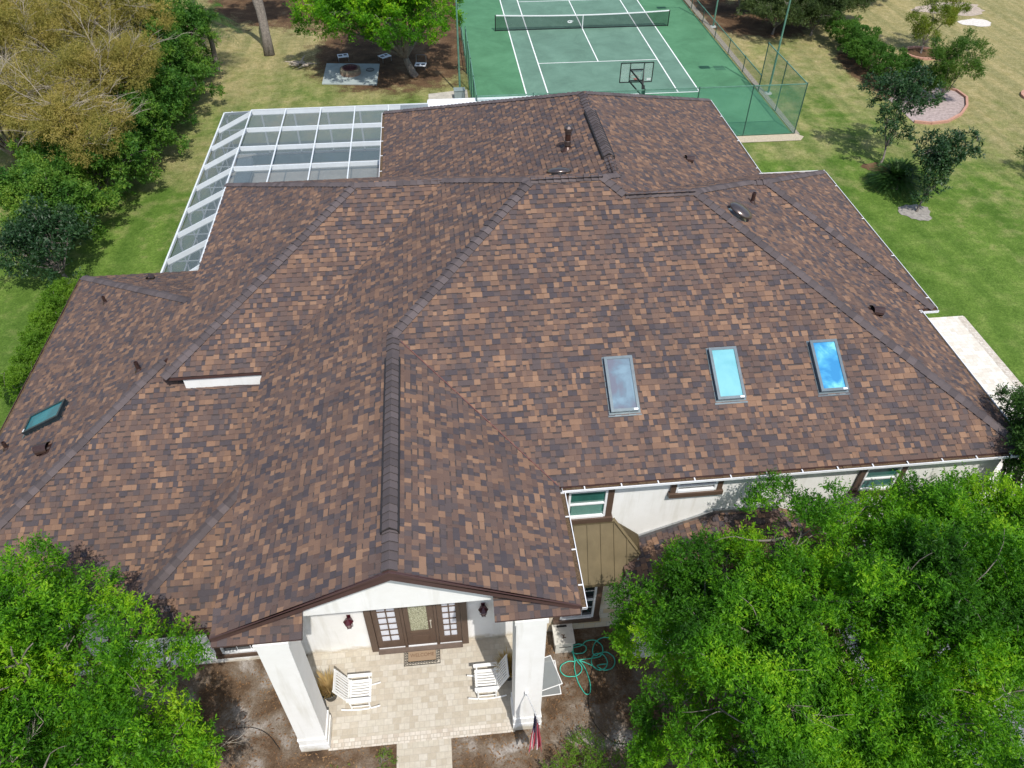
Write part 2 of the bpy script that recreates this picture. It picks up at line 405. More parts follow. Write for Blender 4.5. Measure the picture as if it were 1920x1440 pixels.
# lower side roof and its slopes on the right, mostly under the trees
LR = {'a': ((-1,0), 7.35, 3.55, [(-7.35,-49.55),(-5.05,-47.25),(-7.35,-47.2)] + []),
      'a2': ((-1,0), 7.35, 3.55, [(-7.35,-47.2),(-5.05,-47.25),(-4.3,-47.2)]),
      'b': ((0,-1), 49.55, 3.55, [(-7.35,-49.55),(-1.25,-49.55),(-3.55,-47.25),(-5.05,-47.25)]),
      'c': ((1,0), -1.25, 3.55, [(-1.25,-49.55),(-1.25,-47.2),(-3.55,-47.25)])}
for n, (d, e, ze, poly) in LR.items():
    rb.mat(M['fascia']); deck(rb, n, d, e, ze, poly, .45); rb.mat(M['shingle']); shingles(rb, n, d, e, ze, poly, .45)
# cornice returns either side of the entry pediment
for x0, x1 in ((-16.2,-14.5), (-10.78,-9.08)):
    po = [(x0,-50.56),(x1,-50.56),(x1,-49.95),(x0,-49.95)]
    rb.mat(M['fascia']); deck(rb, 'r', (0,-1), 50.56, 6.2, po, .42, .07); rb.mat(M['shingle']); shingles(rb, 'r', (0,-1), 50.56, 6.2, po, .42)
roof = rb.build('roof', house)
roof['label'] = 'brown, tan and charcoal laminated shingle roof'
# ---- hip and ridge caps
def caps(mb, A, B, n1, n2, w=.145, expo=.20, lift=0.0):
    """A lower end, B upper end (plan points), on planes n1,n2"""
    f = lambda p, n: zf(n, p[0], p[1])
    a = Vector((A[0], A[1], f(A, n1))); b = Vector((B[0], B[1], f(B, n1)))
    d = (b-a); L = d.length; d.normalize()
    def side(n):
        N = nrm(n); s = N.cross(d).normalized()
        # direction in the plane pointing away from the hip on this plane's side
        dd = PL[n][0]; c = Vector(((B[0]+A[0])/2, (B[1]+A[1])/2))
        for sg in (1, -1):
            q = a + (b-a)*.5 + s*sg*.3
            other = n2 if n == n1 else n1
            if zf(n, q.x, q.y) <= zf(other, q.x, q.y) + 1e-4 and zf(n, q.x, q.y) < zf(other, q.x, q.y) - 1e-5: return s*sg, N
        return s, N
    s1, N1 = side(n1); s2, N2 = side(n2)
    up = (N1+N2).normalized()
    k = int(L/expo)+1
    for i in range(k):
        t0 = i*expo - .01; t1 = min((i+1)*expo + .02, L)
        if t1-t0 < .04: continue
        j = random.uniform(-.004, .004)
        P = []
        for t, h in ((t0, .052+lift+j), (t1, .020+lift)):
            c = a + d*t
            P += [c + s1*w + N1*h, c + s1*(w*.35) + N1*(h+.006), c + up*(h+.008), c + s2*(w*.35) + N2*(h+.006), c + s2*w + N2*h]
        for q, NN in ((P[0], N1), (P[1], N1), (P[2], up), (P[3], N2), (P[4], N2)): P.append(q - NN*.03)
        F = [(0,1,6,5), (1,2,7,6), (2,3,8,7), (3,4,9,8)] + [(10,11,1,0), (11,12,2,1), (12,13,3,2), (13,14,4,3)] + [(10,0,5), (4,14,9)]
        mb.poly(P, F)
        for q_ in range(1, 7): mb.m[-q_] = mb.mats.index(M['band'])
CP = [((2.17,-47.45),(-4.605,-40.675),'F','RP'), ((-4.605,-40.675),(-6.475,-40.675),'F','K'), ((-6.475,-40.675),(-7.0,-40.15),'F','Q'),
      ((-8.9,-40.15),(-7.0,-40.15),'F','K2'), ((-12.64,-43.89),(-8.9,-40.15),'F','L2'), ((-12.64,-50.44),(-12.64,-43.8),'L2','GR'),
      ((-18.75,-42.9),(-13.725,-37.875),'UF','LP'), ((-13.725,-37.875),(-11.175,-37.875),'UF','K2'), ((-18.75,-32.85),(-13.725,-37.875),'LP','K2'),
      ((-11.175,-37.875),(-8.9,-40.15),'L2','K2'), ((-6.5,-39.65),(-6.5,-34.2),'BL','Q'), ((-6.5,-39.65),(-7.0,-40.15),'K2','Q'),
      ((-13.3,-27.4),(-6.5,-34.2),'BL','BB'), ((.3,-27.4),(-6.5,-34.2),'Q','BB'), ((-1.88,-37.95),(-4.605,-40.675),'RP','K'),
      ((-1.88,-37.95),(-1.37,-37.95),'RF','K'), ((2.68,-42.0),(-1.37,-37.95),'RF','RW'), ((2.68,-33.9),(-1.37,-37.95),'RW','K'),
      ((-24.35,-47.5),(-18.95,-42.1),'WF','LW'), ((-24.35,-34.0),(-18.75,-39.6),'LW','WB'), ((-19.55,-48.54),(-15.8,-44.79),'XF','XL')]
for A, B, n1, n2 in CP:
    cb = MB(); cb.mat(M['band']); cb.mat(M['cap']); caps(cb, A, B, n1, n2); cb.build('ridge_cap', roof)
def ridge_vent(y0, y1, xr, n1, n2):
    vb = MB(); vb.mat(M['band']); vb.mat(M['black_plastic'])
    zr = zf(n1, xr, y0)
    w = .145
    for sg, in ((-1,), (1,)):
        vb.box(xr+sg*(w+.012)-.022, xr+sg*(w+.012)+.022, y0-.02, y1+.02, zr-SL*w-.03, zr-SL*w+.088)
    vb.poly([(xr-w, y0, zr-SL*w-.02), (xr, y0, zr), (xr+w, y0, zr-SL*w-.02), (xr+w, y0, zr-SL*w+.07), (xr, y0, zr+.09), (xr-w, y0, zr-SL*w+.07)], [(0,1,4,5), (1,2,3,4)])
    vb.mat(M['cap'])
    y = y0
    while y < y1-.05:
        t = y+.21
        P = []
        for q, h in ((y, .030), (t, .004)):
            P += [(xr-w, q, zr-SL*w+.075+h), (xr, q, zr+.10+h), (xr+w, q, zr-SL*w+.075+h)]
        P += [(xr-w, y, zr-SL*w+.075), (xr, y, zr+.10), (xr+w, y, zr-SL*w+.075)]
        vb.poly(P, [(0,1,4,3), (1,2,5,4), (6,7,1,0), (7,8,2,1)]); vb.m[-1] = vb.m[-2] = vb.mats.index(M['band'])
        y += .19
    return vb.build('ridge_vent', roof)
ridge_vent(-49.6, -44.75, -12.64, 'L2', 'GR'); ridge_vent(-38.6, -35.6, -6.5, 'BL', 'Q')
# valley flashing of the entry gable on the main slope
vf = MB(); vf.mat(vary('rust_red_flashing', (.16,.065,.055), .2, 5, .6))
a = Vector((-9.08,-47.45,E0+.03)); b = Vector((-12.45,-44.08,zf('F',-12.45,-44.08)+.03)); vf.beam(a, b, .018, .010)
vf.build('valley_flashing', roof)
# ---- rake boards
rk = MB(); rk.mat(M['fascia'])
for x0, s in ((-16.2, -1), (-9.08, 1)):
    p = [(x0, E0), (-12.64, E0+1.78)]
    q = [(x0, -50.45, E0-.0), (-12.64, -50.45, E0+1.78)]
    for y0, y1, zt, zb in ((-50.49,-50.45,.01,-.26), (-50.515,-50.49,.03,-.07)):
        P = [(x0, y0, E0+zb+.16), (-12.64, y0, E0+1.78+zb), (-12.64, y0, E0+1.78+zt), (x0, y0, E0+zt),
             (x0, y1, E0+zb+.16), (-12.64, y1, E0+1.78+zb), (-12.64, y1, E0+1.78+zt), (x0, y1, E0+zt)]
        rk.poly(P, [(0,1,2,3), (7,6,5,4), (0,4,5,1), (3,2,6,7), (0,3,7,4), (1,5,6,2)])
    # soffit behind the rake
rk.mat(M['white'])
rk.poly([(-16.0,-50.45,E0-.02), (-12.64,-50.45,E0+1.55), (-12.64,-50.06,E0+1.55), (-16.0,-50.06,E0-.02)], [(0,1,2,3)])
rk.poly([(-9.3,-50.45,E0-.02), (-12.64,-50.45,E0+1.55), (-12.64,-50.06,E0+1.55), (-9.3,-50.06,E0-.02)], [(3,2,1,0)])
rk.build('rake_board', house)
# ---- gutters
def gutter(p, q, out, z, mat, debris=True, brackets=True, step=.85):
    g = MB(); g.mat(mat); p = Vector((*p, z)); q = Vector((*q, z)); o = Vector((*out, 0)); up = Vector((0,0,1))
    def bx(o0, o1, z0, z1, a=p, b=q):
        P = []
        for e in (a, b):
            for oo, zz in ((o0, z0), (o1, z0), (o1, z1), (o0, z1)): P.append(e + o*oo + up*zz)
        g.poly(P, [(3,2,1,0), (4,5,6,7), (0,1,5,4), (1,2,6,5), (2,3,7,6), (3,0,4,7)])
    bx(.005,.115,-.095,-.085); bx(.110,.120,-.085,-.026); bx(.108,.126,-.026,-.014)
    d = (q-p); L = d.length; d.normalize()
    bx(.016,.104,-.084,-.02,p,p+d*.008); bx(.016,.104,-.084,-.02,q-d*.008,q)
    if brackets:
        t = .5
        while t < L-.2:
            c = p+d*t; bx(.02,.11,-.028,-.014,c,c+d*.028); t += step
    if debris:
        g.mat(M['fascia']); bx(.001,.010,-.14,-.012); g.mat(M['debris'])
        t = 0
        while t < L-.05:
            e = min(t+.22, L); h = -.050+random.uniform(-.012, .018); bx(.012,.108,-.082,h,p+d*t,p+d*e); t += .22
    return g.build('gutter', house)
W_, D_ = M['white'], M['fascia']
gutter((-9.0,-47.47), (2.19,-47.47), (0,-1), E0, W_)
gutter((-9.06,-50.5), (-9.06,-47.6), (1,0), E0, W_)
gutter((2.19,-47.47), (2.19,-42.05), (1,0), E0, W_, brackets=False)
gutter((2.19,-42.02), (2.8,-42.02), (0,-1), E0, W_, brackets=False)
gutter((2.70,-42.02), (2.70,-33.88), (1,0), E0, W_, step=2.2)
gutter((.32,-33.88), (2.82,-33.88), (0,1), E0, W_, brackets=False)
gutter((.32,-33.88), (.32,-27.38), (1,0), E0, W_, step=2.2)
gutter((-13.32,-32.85), (-13.32,-27.4), (-1,0), E0, W_, step=1.2)
gutter((-24.37,-34.0), (-24.37,-47.5), (-1,0), 3.5, D_, brackets=False)
gutter((-24.35,-47.52), (-19.6,-47.52), (0,-1), 3.5, D_, brackets=False)
gutter((-19.55,-48.56), (-16.25,-48.56), (0,-1), 3.5, D_, brackets=False)
# ---- walls
w = MB(); w.mat(M['stucco'])
def wallbox(x0, x1, y0, y1, z0, z1): w.box(x0, x1, y0, y1, z0, z1)
wallbox(-15.75,-9.6,-47.6,-47.35,-.05,6.15)         # entry wall (door set is fitted in front of it)
wallbox(-24.0,-15.75,-47.6,-47.35,-.05,3.42)        # left wing, front
wallbox(-24.0,-23.8,-47.35,-34.4,-.05,3.42)
wallbox(-24.0,-18.3,-34.4,-34.2,-.05,3.42)
wallbox(-18.3,-16.0,-42.86,-42.7,4.5,6.17)          # small wall over the left wing
wallbox(-18.35,-18.15,-42.7,-33.3,3.0,6.17)
wallbox(-15.78,-15.6,-47.35,-42.7,3.0,6.17)
wallbox(-18.15,-12.95,-33.4,-33.2,-.05,6.17)
wallbox(-12.95,-12.75,-33.2,-27.9,-.05,6.17)
wallbox(-12.75,-.1,-28.1,-27.9,-.05,6.17)
wallbox(-.1,.0,-34.3,-27.9,-.05,6.17)
wallbox(0,2.2,-34.45,-34.3,-.05,6.17)
wallbox(2.2,2.35,-41.7,-34.3,-.05,6.17)
wallbox(1.75,1.9,-47.05,-41.7,-.05,6.17)
wallbox(1.9,2.2,-41.85,-41.7,-.05,6.17)
wallbox(-9.6,1.9,-47.25,-47.05,-.05,6.17)
wallbox(-9.72,-9.6,-47.6,-47.25,-.05,6.17)
w.build('wall', house)
s = MB(); s.mat(M['stone']); s.box(-9.6,-7.0,-47.58,-47.26,-.05,3.3); o = s.build('stone_bay', house); o['label'] = 'pale limestone veneer bay beside the porch'
s = MB(); s.mat(M['cream']); s.box(-6.9,-1.7,-48.6,-47.26,-.05,3.45); s.build('side_wing_wall', house)
# pediment and porch beams / ceiling
p = MB(); p.mat(M['stucco'])
zb = 6.13
p.poly([(-14.9,-50.05,zb), (-10.4,-50.05,zb), (-10.4,-50.05,6.62), (-12.64,-50.05,7.8), (-14.9,-50.05,6.62),
        (-14.9,-49.75,zb), (-10.4,-49.75,zb), (-10.4,-49.75,6.62), (-12.64,-49.75,7.8), (-14.9,-49.75,6.62)],
       [(0,1,2,3,4), (9,8,7,6,5), (0,5,6,1), (1,6,7,2), (2,7,8,3), (3,8,9,4), (4,9,5,0)])
p.box(-15.7,-14.9,-50.05,-49.6,5.95,6.3); p.box(-10.4,-9.6,-50.05,-49.6,5.95,6.3)
p.build('pediment', house)
p = MB(); p.mat(M['stucco']); p.box(-15.7,-15.4,-49.6,-47.6,5.85,6.2); p.box(-9.9,-9.6,-49.6,-47.6,5.85,6.2); p.box(-15.4,-9.9,-49.75,-47.6,6.14,6.2)
p.build('porch_ceiling', house)
for x0 in (-15.63, -10.31):
    p = MB(); p.mat(M['stucco'])
    p.box(x0, x0+.65, -50.17, -49.52, .30, 5.95)
    p.box(x0-.035, x0+.685, -50.205, -49.485, -.02, .34)
    p.box(x0-.02, x0+.67, -50.19, -49.505, .34, .58); p.box(x0-.03, x0+.68, -50.20, -49.495, .60, .64)
    p.box(x0-.03, x0+.68, -50.20, -49.495, 5.25, 5.4); p.box(x0-.015, x0+.665, -50.185, -49.51, 5.42, 5.95)
    o = p.build('pillar', house)
# ---- awning roof
aw = MB(); aw.mat(M['awning'])
def azq(x, y): return 4.62 - 1.66*(-47.27-y)
T = [(-9.55,-47.27), (-7.62,-47.27), (-6.95,-47.78), (-7.42,-48.14), (-9.55,-48.14)]
top = [Vector((x, y, azq(x, y))) for x, y in T]; bot = [v-Vector((0,0,.07)) for v in top]
aw.poly(top+bot, [(0,1,2,3,4)[::-1], (5,6,7,8,9), (0,1,6,5), (1,2,7,6), (2,3,8,7), (3,4,9,8), (4,0,5,9)])
aw.poly([(-7.62,-47.27,4.62), (-6.95,-47.78,azq(0,-47.78)), (-6.9,-47.27,3.9)], [(0,1,2), (2,1,0)])
Nn = Vector((0,-1.66,1)).normalized()
for x in (-9.25,-8.92,-8.59,-8.26,-7.93,-7.6,-7.28):
    y0 = -47.29 if x < -7.62 else -47.29-(x+7.62)*.76
    y1 = -48.13 if x < -7.42 else -48.05
    aw.beam(Vector((x, y0, azq(x, y0)))+Nn*.015, Vector((x, y1, azq(x, y1)))+Nn*.015, .022, .035, up=Nn)
aw.beam((-7.62,-47.27,4.66), (-6.95,-47.78,azq(0,-47.78)+.03), .07, .03)
aw.beam((-9.5,-47.30,4.63), (-7.6,-47.30,4.63), .10, .05)
aw.box(-9.5,-7.45,-48.12,-47.6,3.02,3.10)
o = aw.build('bay_roof', house); o['label'] = 'bronze standing seam metal roof over the bay window'
fl = MB(); fl.mat(M['steel']); fl.beam((-7.0,-47.29,3.78), (-5.1,-47.29,4.63), .05, .12); fl.beam((-5.1,-47.29,4.63), (-3.5,-47.29,4.63), .05, .12); fl.beam((-7.40,-48.16,3.25),(-6.98,-47.84,3.72),.03,.07)
fl.build('wall_flashing', house)
# ---- windows
def window(x0, x1, z0, z1, y, tw=.13, grid=(2,4), glass=None, blind=False):
    t = MB(); t.mat(M['brown'])
    d = .07
    t.box(x0, x0+tw, y-d, y+.02, z0, z1); t.box(x1-tw, x1, y-d, y+.02, z0, z1)
    t.box(x0+tw, x1-tw, y-d, y+.02, z1-tw, z1); t.box(x0-.03, x1+.03, y-d-.05, y+.02, z0-.0, z0+tw)
    o = t.build('window', house)
    f = MB(); f.mat(M['white']); a, b, c, e = x0+tw, x1-tw, z0+tw, z1-tw; k = .055
    f.box(a, a+k, y-d+.01, y+.02, c, e); f.box(b-k, b, y-d+.01, y+.02, c, e)
    f.box(a+k, b-k, y-d+.01, y+.02, e-k, e); f.box(a+k, b-k, y-d-.005, y+.02, c, c+k*1.2)
    zm = (c+e)/2; f.box(a+k, b-k, y-d+.015, y+.015, zm-.02, zm+.02)
    for i in range(1, grid[0]+1):
        xx = a+k+(b-a-2*k)*i/(grid[0]+1); f.box(xx-.007, xx+.007, y-.022, y-.012, c+k*1.2, e-k)
    for i in range(1, grid[1]):
        if i*2 == grid[1]: continue
        zz = c+k+(e-c-2*k)*i/grid[1]; f.box(a+k, b-k, y-.024, y-.014, zz-.007, zz+.007)
    f.build('frame', o)
    g = MB(); g.mat(glass or M['glass_dark']); g.box(a+k, b-k, y-.010, y+.012, c+k, e-k)
    if blind:
        g.mat(M['blind']); z = c+k+.02
        while z < zm-.03: g.box(a+k+.04, b-k-.04, y-.016, y-.0105, z, z+.022); z += .038
    g.build('glass', o)
    return o
M['glass_dark'] = glass_mat('dark_window_glass', (.018,.022,.026))
M['glass_green'] = glass_mat('green_tint_glass', (.035,.14,.115), .08)
M['blind'] = vary('teal_blind', (.12,.25,.21), .1, 8, .6)
o = window(-8.93,-7.70,4.70,6.02,-47.26,.15,(0,2),M['glass_green'],True); o['label'] = 'upper window with closed green blinds above the bay roof'
window(-6.35,-5.1,5.42,6.08,-47.26,.13,(0,2)); window(-1.7,-.55,4.9,6.02,-47.26,.13,(0,2),M['glass_green'])
o = window(-8.95,-7.72,.55,2.62,-47.59,.15,(2,4)); o['label'] = 'dark gridded window in the limestone bay'
o = window(-18.02,-16.55,.42,2.3,-47.61,.15,(2,4)); o['label'] = 'dark gridded window left of the porch'
window(-22.6,-21.1,.5,2.3,-47.61,.15,(2,4))
window(1.0,1.6,1.2,2.6,-47.26,.1,(0,2))
# ---- entry door set (brown), y = -47.6 wall face
yd = -47.62
t = MB(); t.mat(M['brown'])
t.box(-13.97,-13.80,yd-.10,yd+.02,0,2.6); t.box(-11.49,-11.32,yd-.10,yd+.02,0,2.6); t.box(-13.80,-11.49,yd-.10,yd+.02,2.45,2.6)
t.box(-13.06,-12.99,yd-.07,yd+.02,.05,2.45); t.box(-12.19,-12.12,yd-.07,yd+.02,.05,2.45)
t.mat(vary('threshold_wood', (.13,.095,.075), .2, 6, .6)); t.box(-13.80,-11.49,yd-.20,yd-.005,0,.055)
t.mat(M['white']); t.box(-13.78,-13.07,yd-.06,yd-.004,.055,.10); t.box(-12.98,-12.20,yd-.07,yd-.004,.055,.115); t.box(-12.11,-11.51,yd-.06,yd-.004,.055,.10)
fr = t.build('door_frame', house)
for xa, xb in ((-13.79,-13.07), (-12.11,-11.50)):
    t = MB(); t.mat(M['brown'])
    ga, gb, gz0, gz1 = xa+.14, xb-.12, .42, 2.25
    t.box(xa, ga, yd-.055, yd-.003, .10, 2.45); t.box(gb, xb, yd-.055, yd-.003, .10, 2.45); t.box(ga, gb, yd-.055, yd-.003, .10, gz0); t.box(ga, gb, yd-.055, yd-.003, gz1, 2.45)
    xm = (ga+gb)/2; t.box(xm-.016, xm+.016, yd-.052, yd-.02, gz0, gz1)
    for i in range(1, 6): zz = gz0+(gz1-gz0)*i/6; t.box(ga, gb, yd-.050, yd-.022, zz-.012, zz+.012)
    sd = t.build('sidelight', house)
    g = MB(); g.mat(vary('frosted_pane', (.66,.68,.74), .06, 6, .35)); g.box(ga, gb, yd-.02, yd-.006, gz0, gz1); g.build('glass', sd)
t = MB(); t.mat(M['brown']); xa, xb = -12.98, -12.20
ga, gb, gz0 = xa+.13, xb-.17, .84
t.box(xa, ga, yd-.055, yd-.003, .12, 2.44); t.box(gb, xb, yd-.055, yd-.003, .12, 2.44); t.box(ga, gb, yd-.055, yd-.003, .12, gz0); t.box(ga, gb, yd-.055, yd-.003, 2.25, 2.44)
t.box(ga-.02, gb+.02, yd-.085, yd-.055, gz0-.05, gz0); t.box(ga+.02, gb-.02, yd-.075, yd-.055, .24, .62)
dr = t.build('door', house); dr['label'] = 'brown front door with a leaded glass panel'
g = MB(); t2 = NT('leaded_glass'); v = t2.n('ShaderNodeTexVoronoi'); v.feature = 'DISTANCE_TO_EDGE'; v.inputs['Scale'].default_value = 22; t2.l(t2.co(), v.inputs['Vector'])
t2.base(t2.ramp(v.outputs[0], [(0, (.10,.10,.07)), (.12, (.42,.42,.27)), (.4, (.55,.56,.42))])).set(.25, .6)
g.mat(t2.m); g.box(ga, gb, yd-.022, yd-.006, gz0, 2.25); g.build('glass', dr)
h = MB(); h.mat(vary('satin_nickel', (.62,.58,.50), .1, 9, .3, metal=.6)); h.box(-12.315,-12.285,yd-.075,yd-.05,.98,1.34)
h.tube([(-12.30,yd-.07,1.30), (-12.30,yd-.12,1.22), (-12.30,yd-.12,1.10), (-12.30,yd-.07,1.02)], .012, 6); h.lathe((-12.30,yd-.07,1.36), [(0,-.02),(.03,-.015),(.03,.015),(0,.02)], 8)
h.build('handle', dr)
# ---- wall lanterns
for x in (-14.38,-10.89):
    l = MB(); l.mat(vary('maroon_lantern', (.06,.008,.014), .2, 9, .3)); c = (x, yd-.15, 1.72)
    l.lathe(c, [(0,.22),(.02,.21),(.10,.14),(.135,.10),(.13,.08),(.07,.07)], 6); l.lathe(c, [(.06,-.16),(.075,-.15),(.03,-.2),(0,-.22)], 6)
    l.beam((x, yd, 1.78), (x, yd-.12, 1.84), .03, .03); l.box(x-.05, x+.05, yd-.02, yd+.0, 1.62, 1.9)
    for k in range(6):
        a = math.pi/3*k; l.beam((x+.085*math.cos(a), c[1]+.085*math.sin(a), 1.57), (x+.10*math.cos(a), c[1]+.10*math.sin(a), 1.80), .012, .012)
    lo = l.build('wall_lantern', house)
    g = MB(); g.mat(vary('lantern_glass', (.30,.20,.20), .1, 9, .2)); g.lathe(c, [(.055,-.15),(.085,.07)], 6); g.build('glass', lo)
# ---- skylights
def skylight(plane, cx, cy, wd, ln, frame, glass, label, detail=False):
    d = PL[plane][0]; N = nrm(plane); ax = Vector((-d[1], d[0], 0)); dn = Vector((d[0], d[1], -SL)).normalized()
    c = Vector((cx, cy, zf(plane, cx, cy)))
    Mx = Matrix.Translation(c) @ Matrix((( ax.x, -dn.x, N.x, 0), (ax.y, -dn.y, N.y, 0), (ax.z, -dn.z, N.z, 0), (0,0,0,1)))
    w2, l2 = wd/2, ln/2
    f = MB(); f.mat(frame)
    def ring(o, i, z0, z1):
        f.box(-w2-o, -w2+i, -l2-o, l2+o, z0, z1, Mx); f.box(w2-i, w2+o, -l2-o, l2+o, z0, z1, Mx)
        f.box(-w2+i, w2-i, -l2-o, -l2+i, z0, z1, Mx); f.box(-w2+i, w2-i, l2-i, l2+o, z0, z1, Mx)
    ring(.045, .0, .0, .022); ring(.0, .02, .0, .11); ring(.012, .055, .11, .14); 
    f.mat(M['frame_grey']); f.box(-w2-.07, w2+.07, -l2-.10, -l2-.06, .012, .022, Mx)
    f.mat(M['white']); f.box(w2-.13, w2-.03, -l2+.0, -l2+.045, .141, .147, Mx)
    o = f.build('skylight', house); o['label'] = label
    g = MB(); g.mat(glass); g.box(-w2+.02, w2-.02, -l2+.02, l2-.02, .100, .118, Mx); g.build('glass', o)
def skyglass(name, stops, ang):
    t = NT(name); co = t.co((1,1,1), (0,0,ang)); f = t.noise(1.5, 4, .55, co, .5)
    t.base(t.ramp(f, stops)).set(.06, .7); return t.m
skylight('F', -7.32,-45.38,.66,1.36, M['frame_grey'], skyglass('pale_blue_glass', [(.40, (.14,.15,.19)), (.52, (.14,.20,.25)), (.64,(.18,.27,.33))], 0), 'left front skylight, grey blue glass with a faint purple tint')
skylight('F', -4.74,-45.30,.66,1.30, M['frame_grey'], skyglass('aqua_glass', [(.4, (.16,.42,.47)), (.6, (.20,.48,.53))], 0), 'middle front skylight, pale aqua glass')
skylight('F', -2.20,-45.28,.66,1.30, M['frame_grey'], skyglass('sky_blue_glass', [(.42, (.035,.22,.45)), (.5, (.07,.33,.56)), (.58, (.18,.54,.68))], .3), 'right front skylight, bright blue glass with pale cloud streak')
skylight('LW', -22.65,-42.12,.66,1.30, M['frame_dark'], skyglass('teal_glass', [(.4, (.012,.13,.16)), (.6, (.02,.19,.22))], 0), 'dark framed skylight with teal glass on the left wing')
# ---- roof vents
def pipe(x, y, n, r, h, mat=None, name='vent_pipe', cap=False):
    z = zf(n, x, y); b = MB(); b.mat(mat or M['vent'])
    b.lathe((x, y, z), [(r*2.2, -.10),(r*2.2,-.04),(r*1.25, .06),(r, .08),(r, h),(r*.75, h),(r*.75, h-.08),(0,h-.08)], 14)
    if cap:
        b.mat(M['bronze']); b.lathe((x, y, z), [(r*1.12,h-.12),(r*1.15,h-.04),(r*1.5, h-.02),(r*1.5,h+.06),(r*.9,h+.12),(0,h+.14)], 16)
        b.lathe((x, y, z), [(r*1.15,.12),(r*1.15,.26),(r,.27)], 16)
    return b.build(name, house)
pipe(-22.45,-36.95,'LW',.05,.26); pipe(-19.72,-42.0,'LW',.055,.3); pipe(-23.8,-42.62,'LW',.055,.26); pipe(-2.43,-39.6,'RP',.055,.32)
pipe(-7.42,-37.10,'BL',.085,.60,vary('copper_brown_flue', (.06,.03,.022), .2, 6, .35, metal=.3),'flue_pipe',True)
def hood(x, y, n, sz=.26):
    d = PL[n][0]; z = zf(n, x, y); b = MB(); b.mat(M['vent']); dn = Vector((d[0], d[1], -SL)).normalized(); N = nrm(n); ax = Vector((-d[1], d[0], 0)); c = Vector((x, y, z))
    prof = [(math.cos(a)*sz*.5, math.sin(a)*sz*.55+.06) for a in [math.pi*k/8 for k in range(9)]]
    P = []
    for q in (-.5, .5):
        for u, hh in prof: P.append(c + ax*u + dn*(q*sz) + N*hh*(1 if q > 0 else .55))
    P += [c+ax*sz*.5+dn*sz*.5, c-ax*sz*.5+dn*sz*.5, c+ax*sz*.5-dn*sz*.5, c-ax*sz*.5-dn*sz*.5]
    b.poly(P, [(i, i+1, i+10, i+9) for i in range(8)] + [tuple(range(9, 18))[::-1], (0,9,20,18), (8,19,21,17)])
    b.poly([c+ax*sz*.7+dn*sz*.6+N*.012, c-ax*sz*.7+dn*sz*.6+N*.012, c-ax*sz*.7-dn*sz*.7+N*.012, c+ax*sz*.7-dn*sz*.7+N*.012], [(0,1,2,3)])
    return b.build('hood_vent', house)
hood(-22.15,-43.55,'LW',.34); hood(-21.5,-35.3,'WB',.24); hood(-3.19,-35.87,'Q',.26); hood(-.14,-43.41,'RP',.30)
hood(-9.4,-29.3,'BB',.24)
def dome(x, y, n):
    z = zf(n, x, y); b = MB(); b.mat(M['bronze'])
    N = nrm(n); T = Matrix.Translation(Vector((x, y, z))) @ N.to_track_quat('Z', 'Y').to_matrix().to_4x4()
    b.lathe((0,0,0), [(.20,-.02),(.20,.10),(.33,.11),(.35,.13),(.34,.17),(.28,.22),(.16,.255),(0,.265)], 24, T)
    b.mat(M['steel']); b.lathe((0,0,0), [(.30,0.012),(.22,.03),(.205,.10)], 24, T)
    return b.build('dome_vent', house, True)
dome(-3.42,-41.0,'RP'); dome(-8.02,-39.35,'K2')
# ------------------------------------------------------------------ ground
def sheet(name, pts, z, mat, kind='structure', label=None, cat=None, thick=0):
    b = MB(); b.mat(mat)
    if thick: b.prism(pts, z-thick, z)
    else: b.face([(x, y, z) for x, y in pts])
    o = b.build(name)
    return setp(o, label, cat, None, kind)
def grid_sheet(name, x0, x1, y0, y1, st, zfun, mat):
    nx = int((x1-x0)/st); ny = int((y1-y0)/st)
    V = []; F = []
    for j in range(ny+1):
        for i in range(nx+1):
            x = x0+i*st; y = y0+j*st; V.append((x, y, zfun(x, y)))
    for j in range(ny):
        for i in range(nx): a = j*(nx+1)+i; F.append((a, a+1, a+nx+2, a+nx+1))
    me = bpy.data.meshes.new(name); me.from_pydata(V, [], F); me.materials.append(mat); me.update()
    o = link(name, me); return o
lw = sheet('lawn', [(-300,-300),(300,-300),(300,400),(-300,400)], -.02, M['lawn']); setp(lw, 'mown lawn, deep green by the house and straw coloured further back', 'lawn')
def blob(cx, cy, rx, ry, n=28, j=.12, rot=0):
    out = []
    for k in range(n):
        a = 2*math.pi*k/n; r = 1+random.uniform(-j, j)+.1*math.sin(3*a+cx)
        x = rx*r*math.cos(a); y = ry*r*math.sin(a); out.append((cx+x*math.cos(rot)-y*math.sin(rot), cy+x*math.sin(rot)+y*math.cos(rot)))
    return out
fb = sheet('planting_bed', [(-30,-70),(12,-70),(10,-47.3),(3,-47.0),(-24,-47.3),(-30,-46)], -.012, M['dirt']); setp(fb, 'bare soil bed with ash and dead leaves in front of the house', 'soil bed')
# tennis court
cx0, cx1 = -8.95, 9.15
co = sheet('tennis_court', [(cx0,-18.05),(cx1,-18.05),(cx1,22),(cx0,22)], .03, M['court_out'], thick=.10); setp(co, 'bright green outer surface of the tennis court', 'tennis court')
ci = sheet('court_surface', [(-5.485,-11.885),(5.485,-11.885),(5.485,11.885),(-5.485,11.885)], .034, M['court_in']); setp(ci, 'darker green playing area of the tennis court', 'playing surface')
b = MB(); b.mat(M['line']); zl = .039; wl = .05
def lx(x, y0, y1, w=.05): b.face([(x-w/2,y0,zl),(x+w/2,y0,zl),(x+w/2,y1,zl),(x-w/2,y1,zl)])
def ly(y, x0, x1, w=.05): b.face([(x0,y-w/2,zl+.001),(x1,y-w/2,zl+.001),(x1,y+w/2,zl+.001),(x0,y+w/2,zl+.001)])
for x in (-5.485,5.485,-4.115,4.115): lx(x,-11.885,11.885,.075)
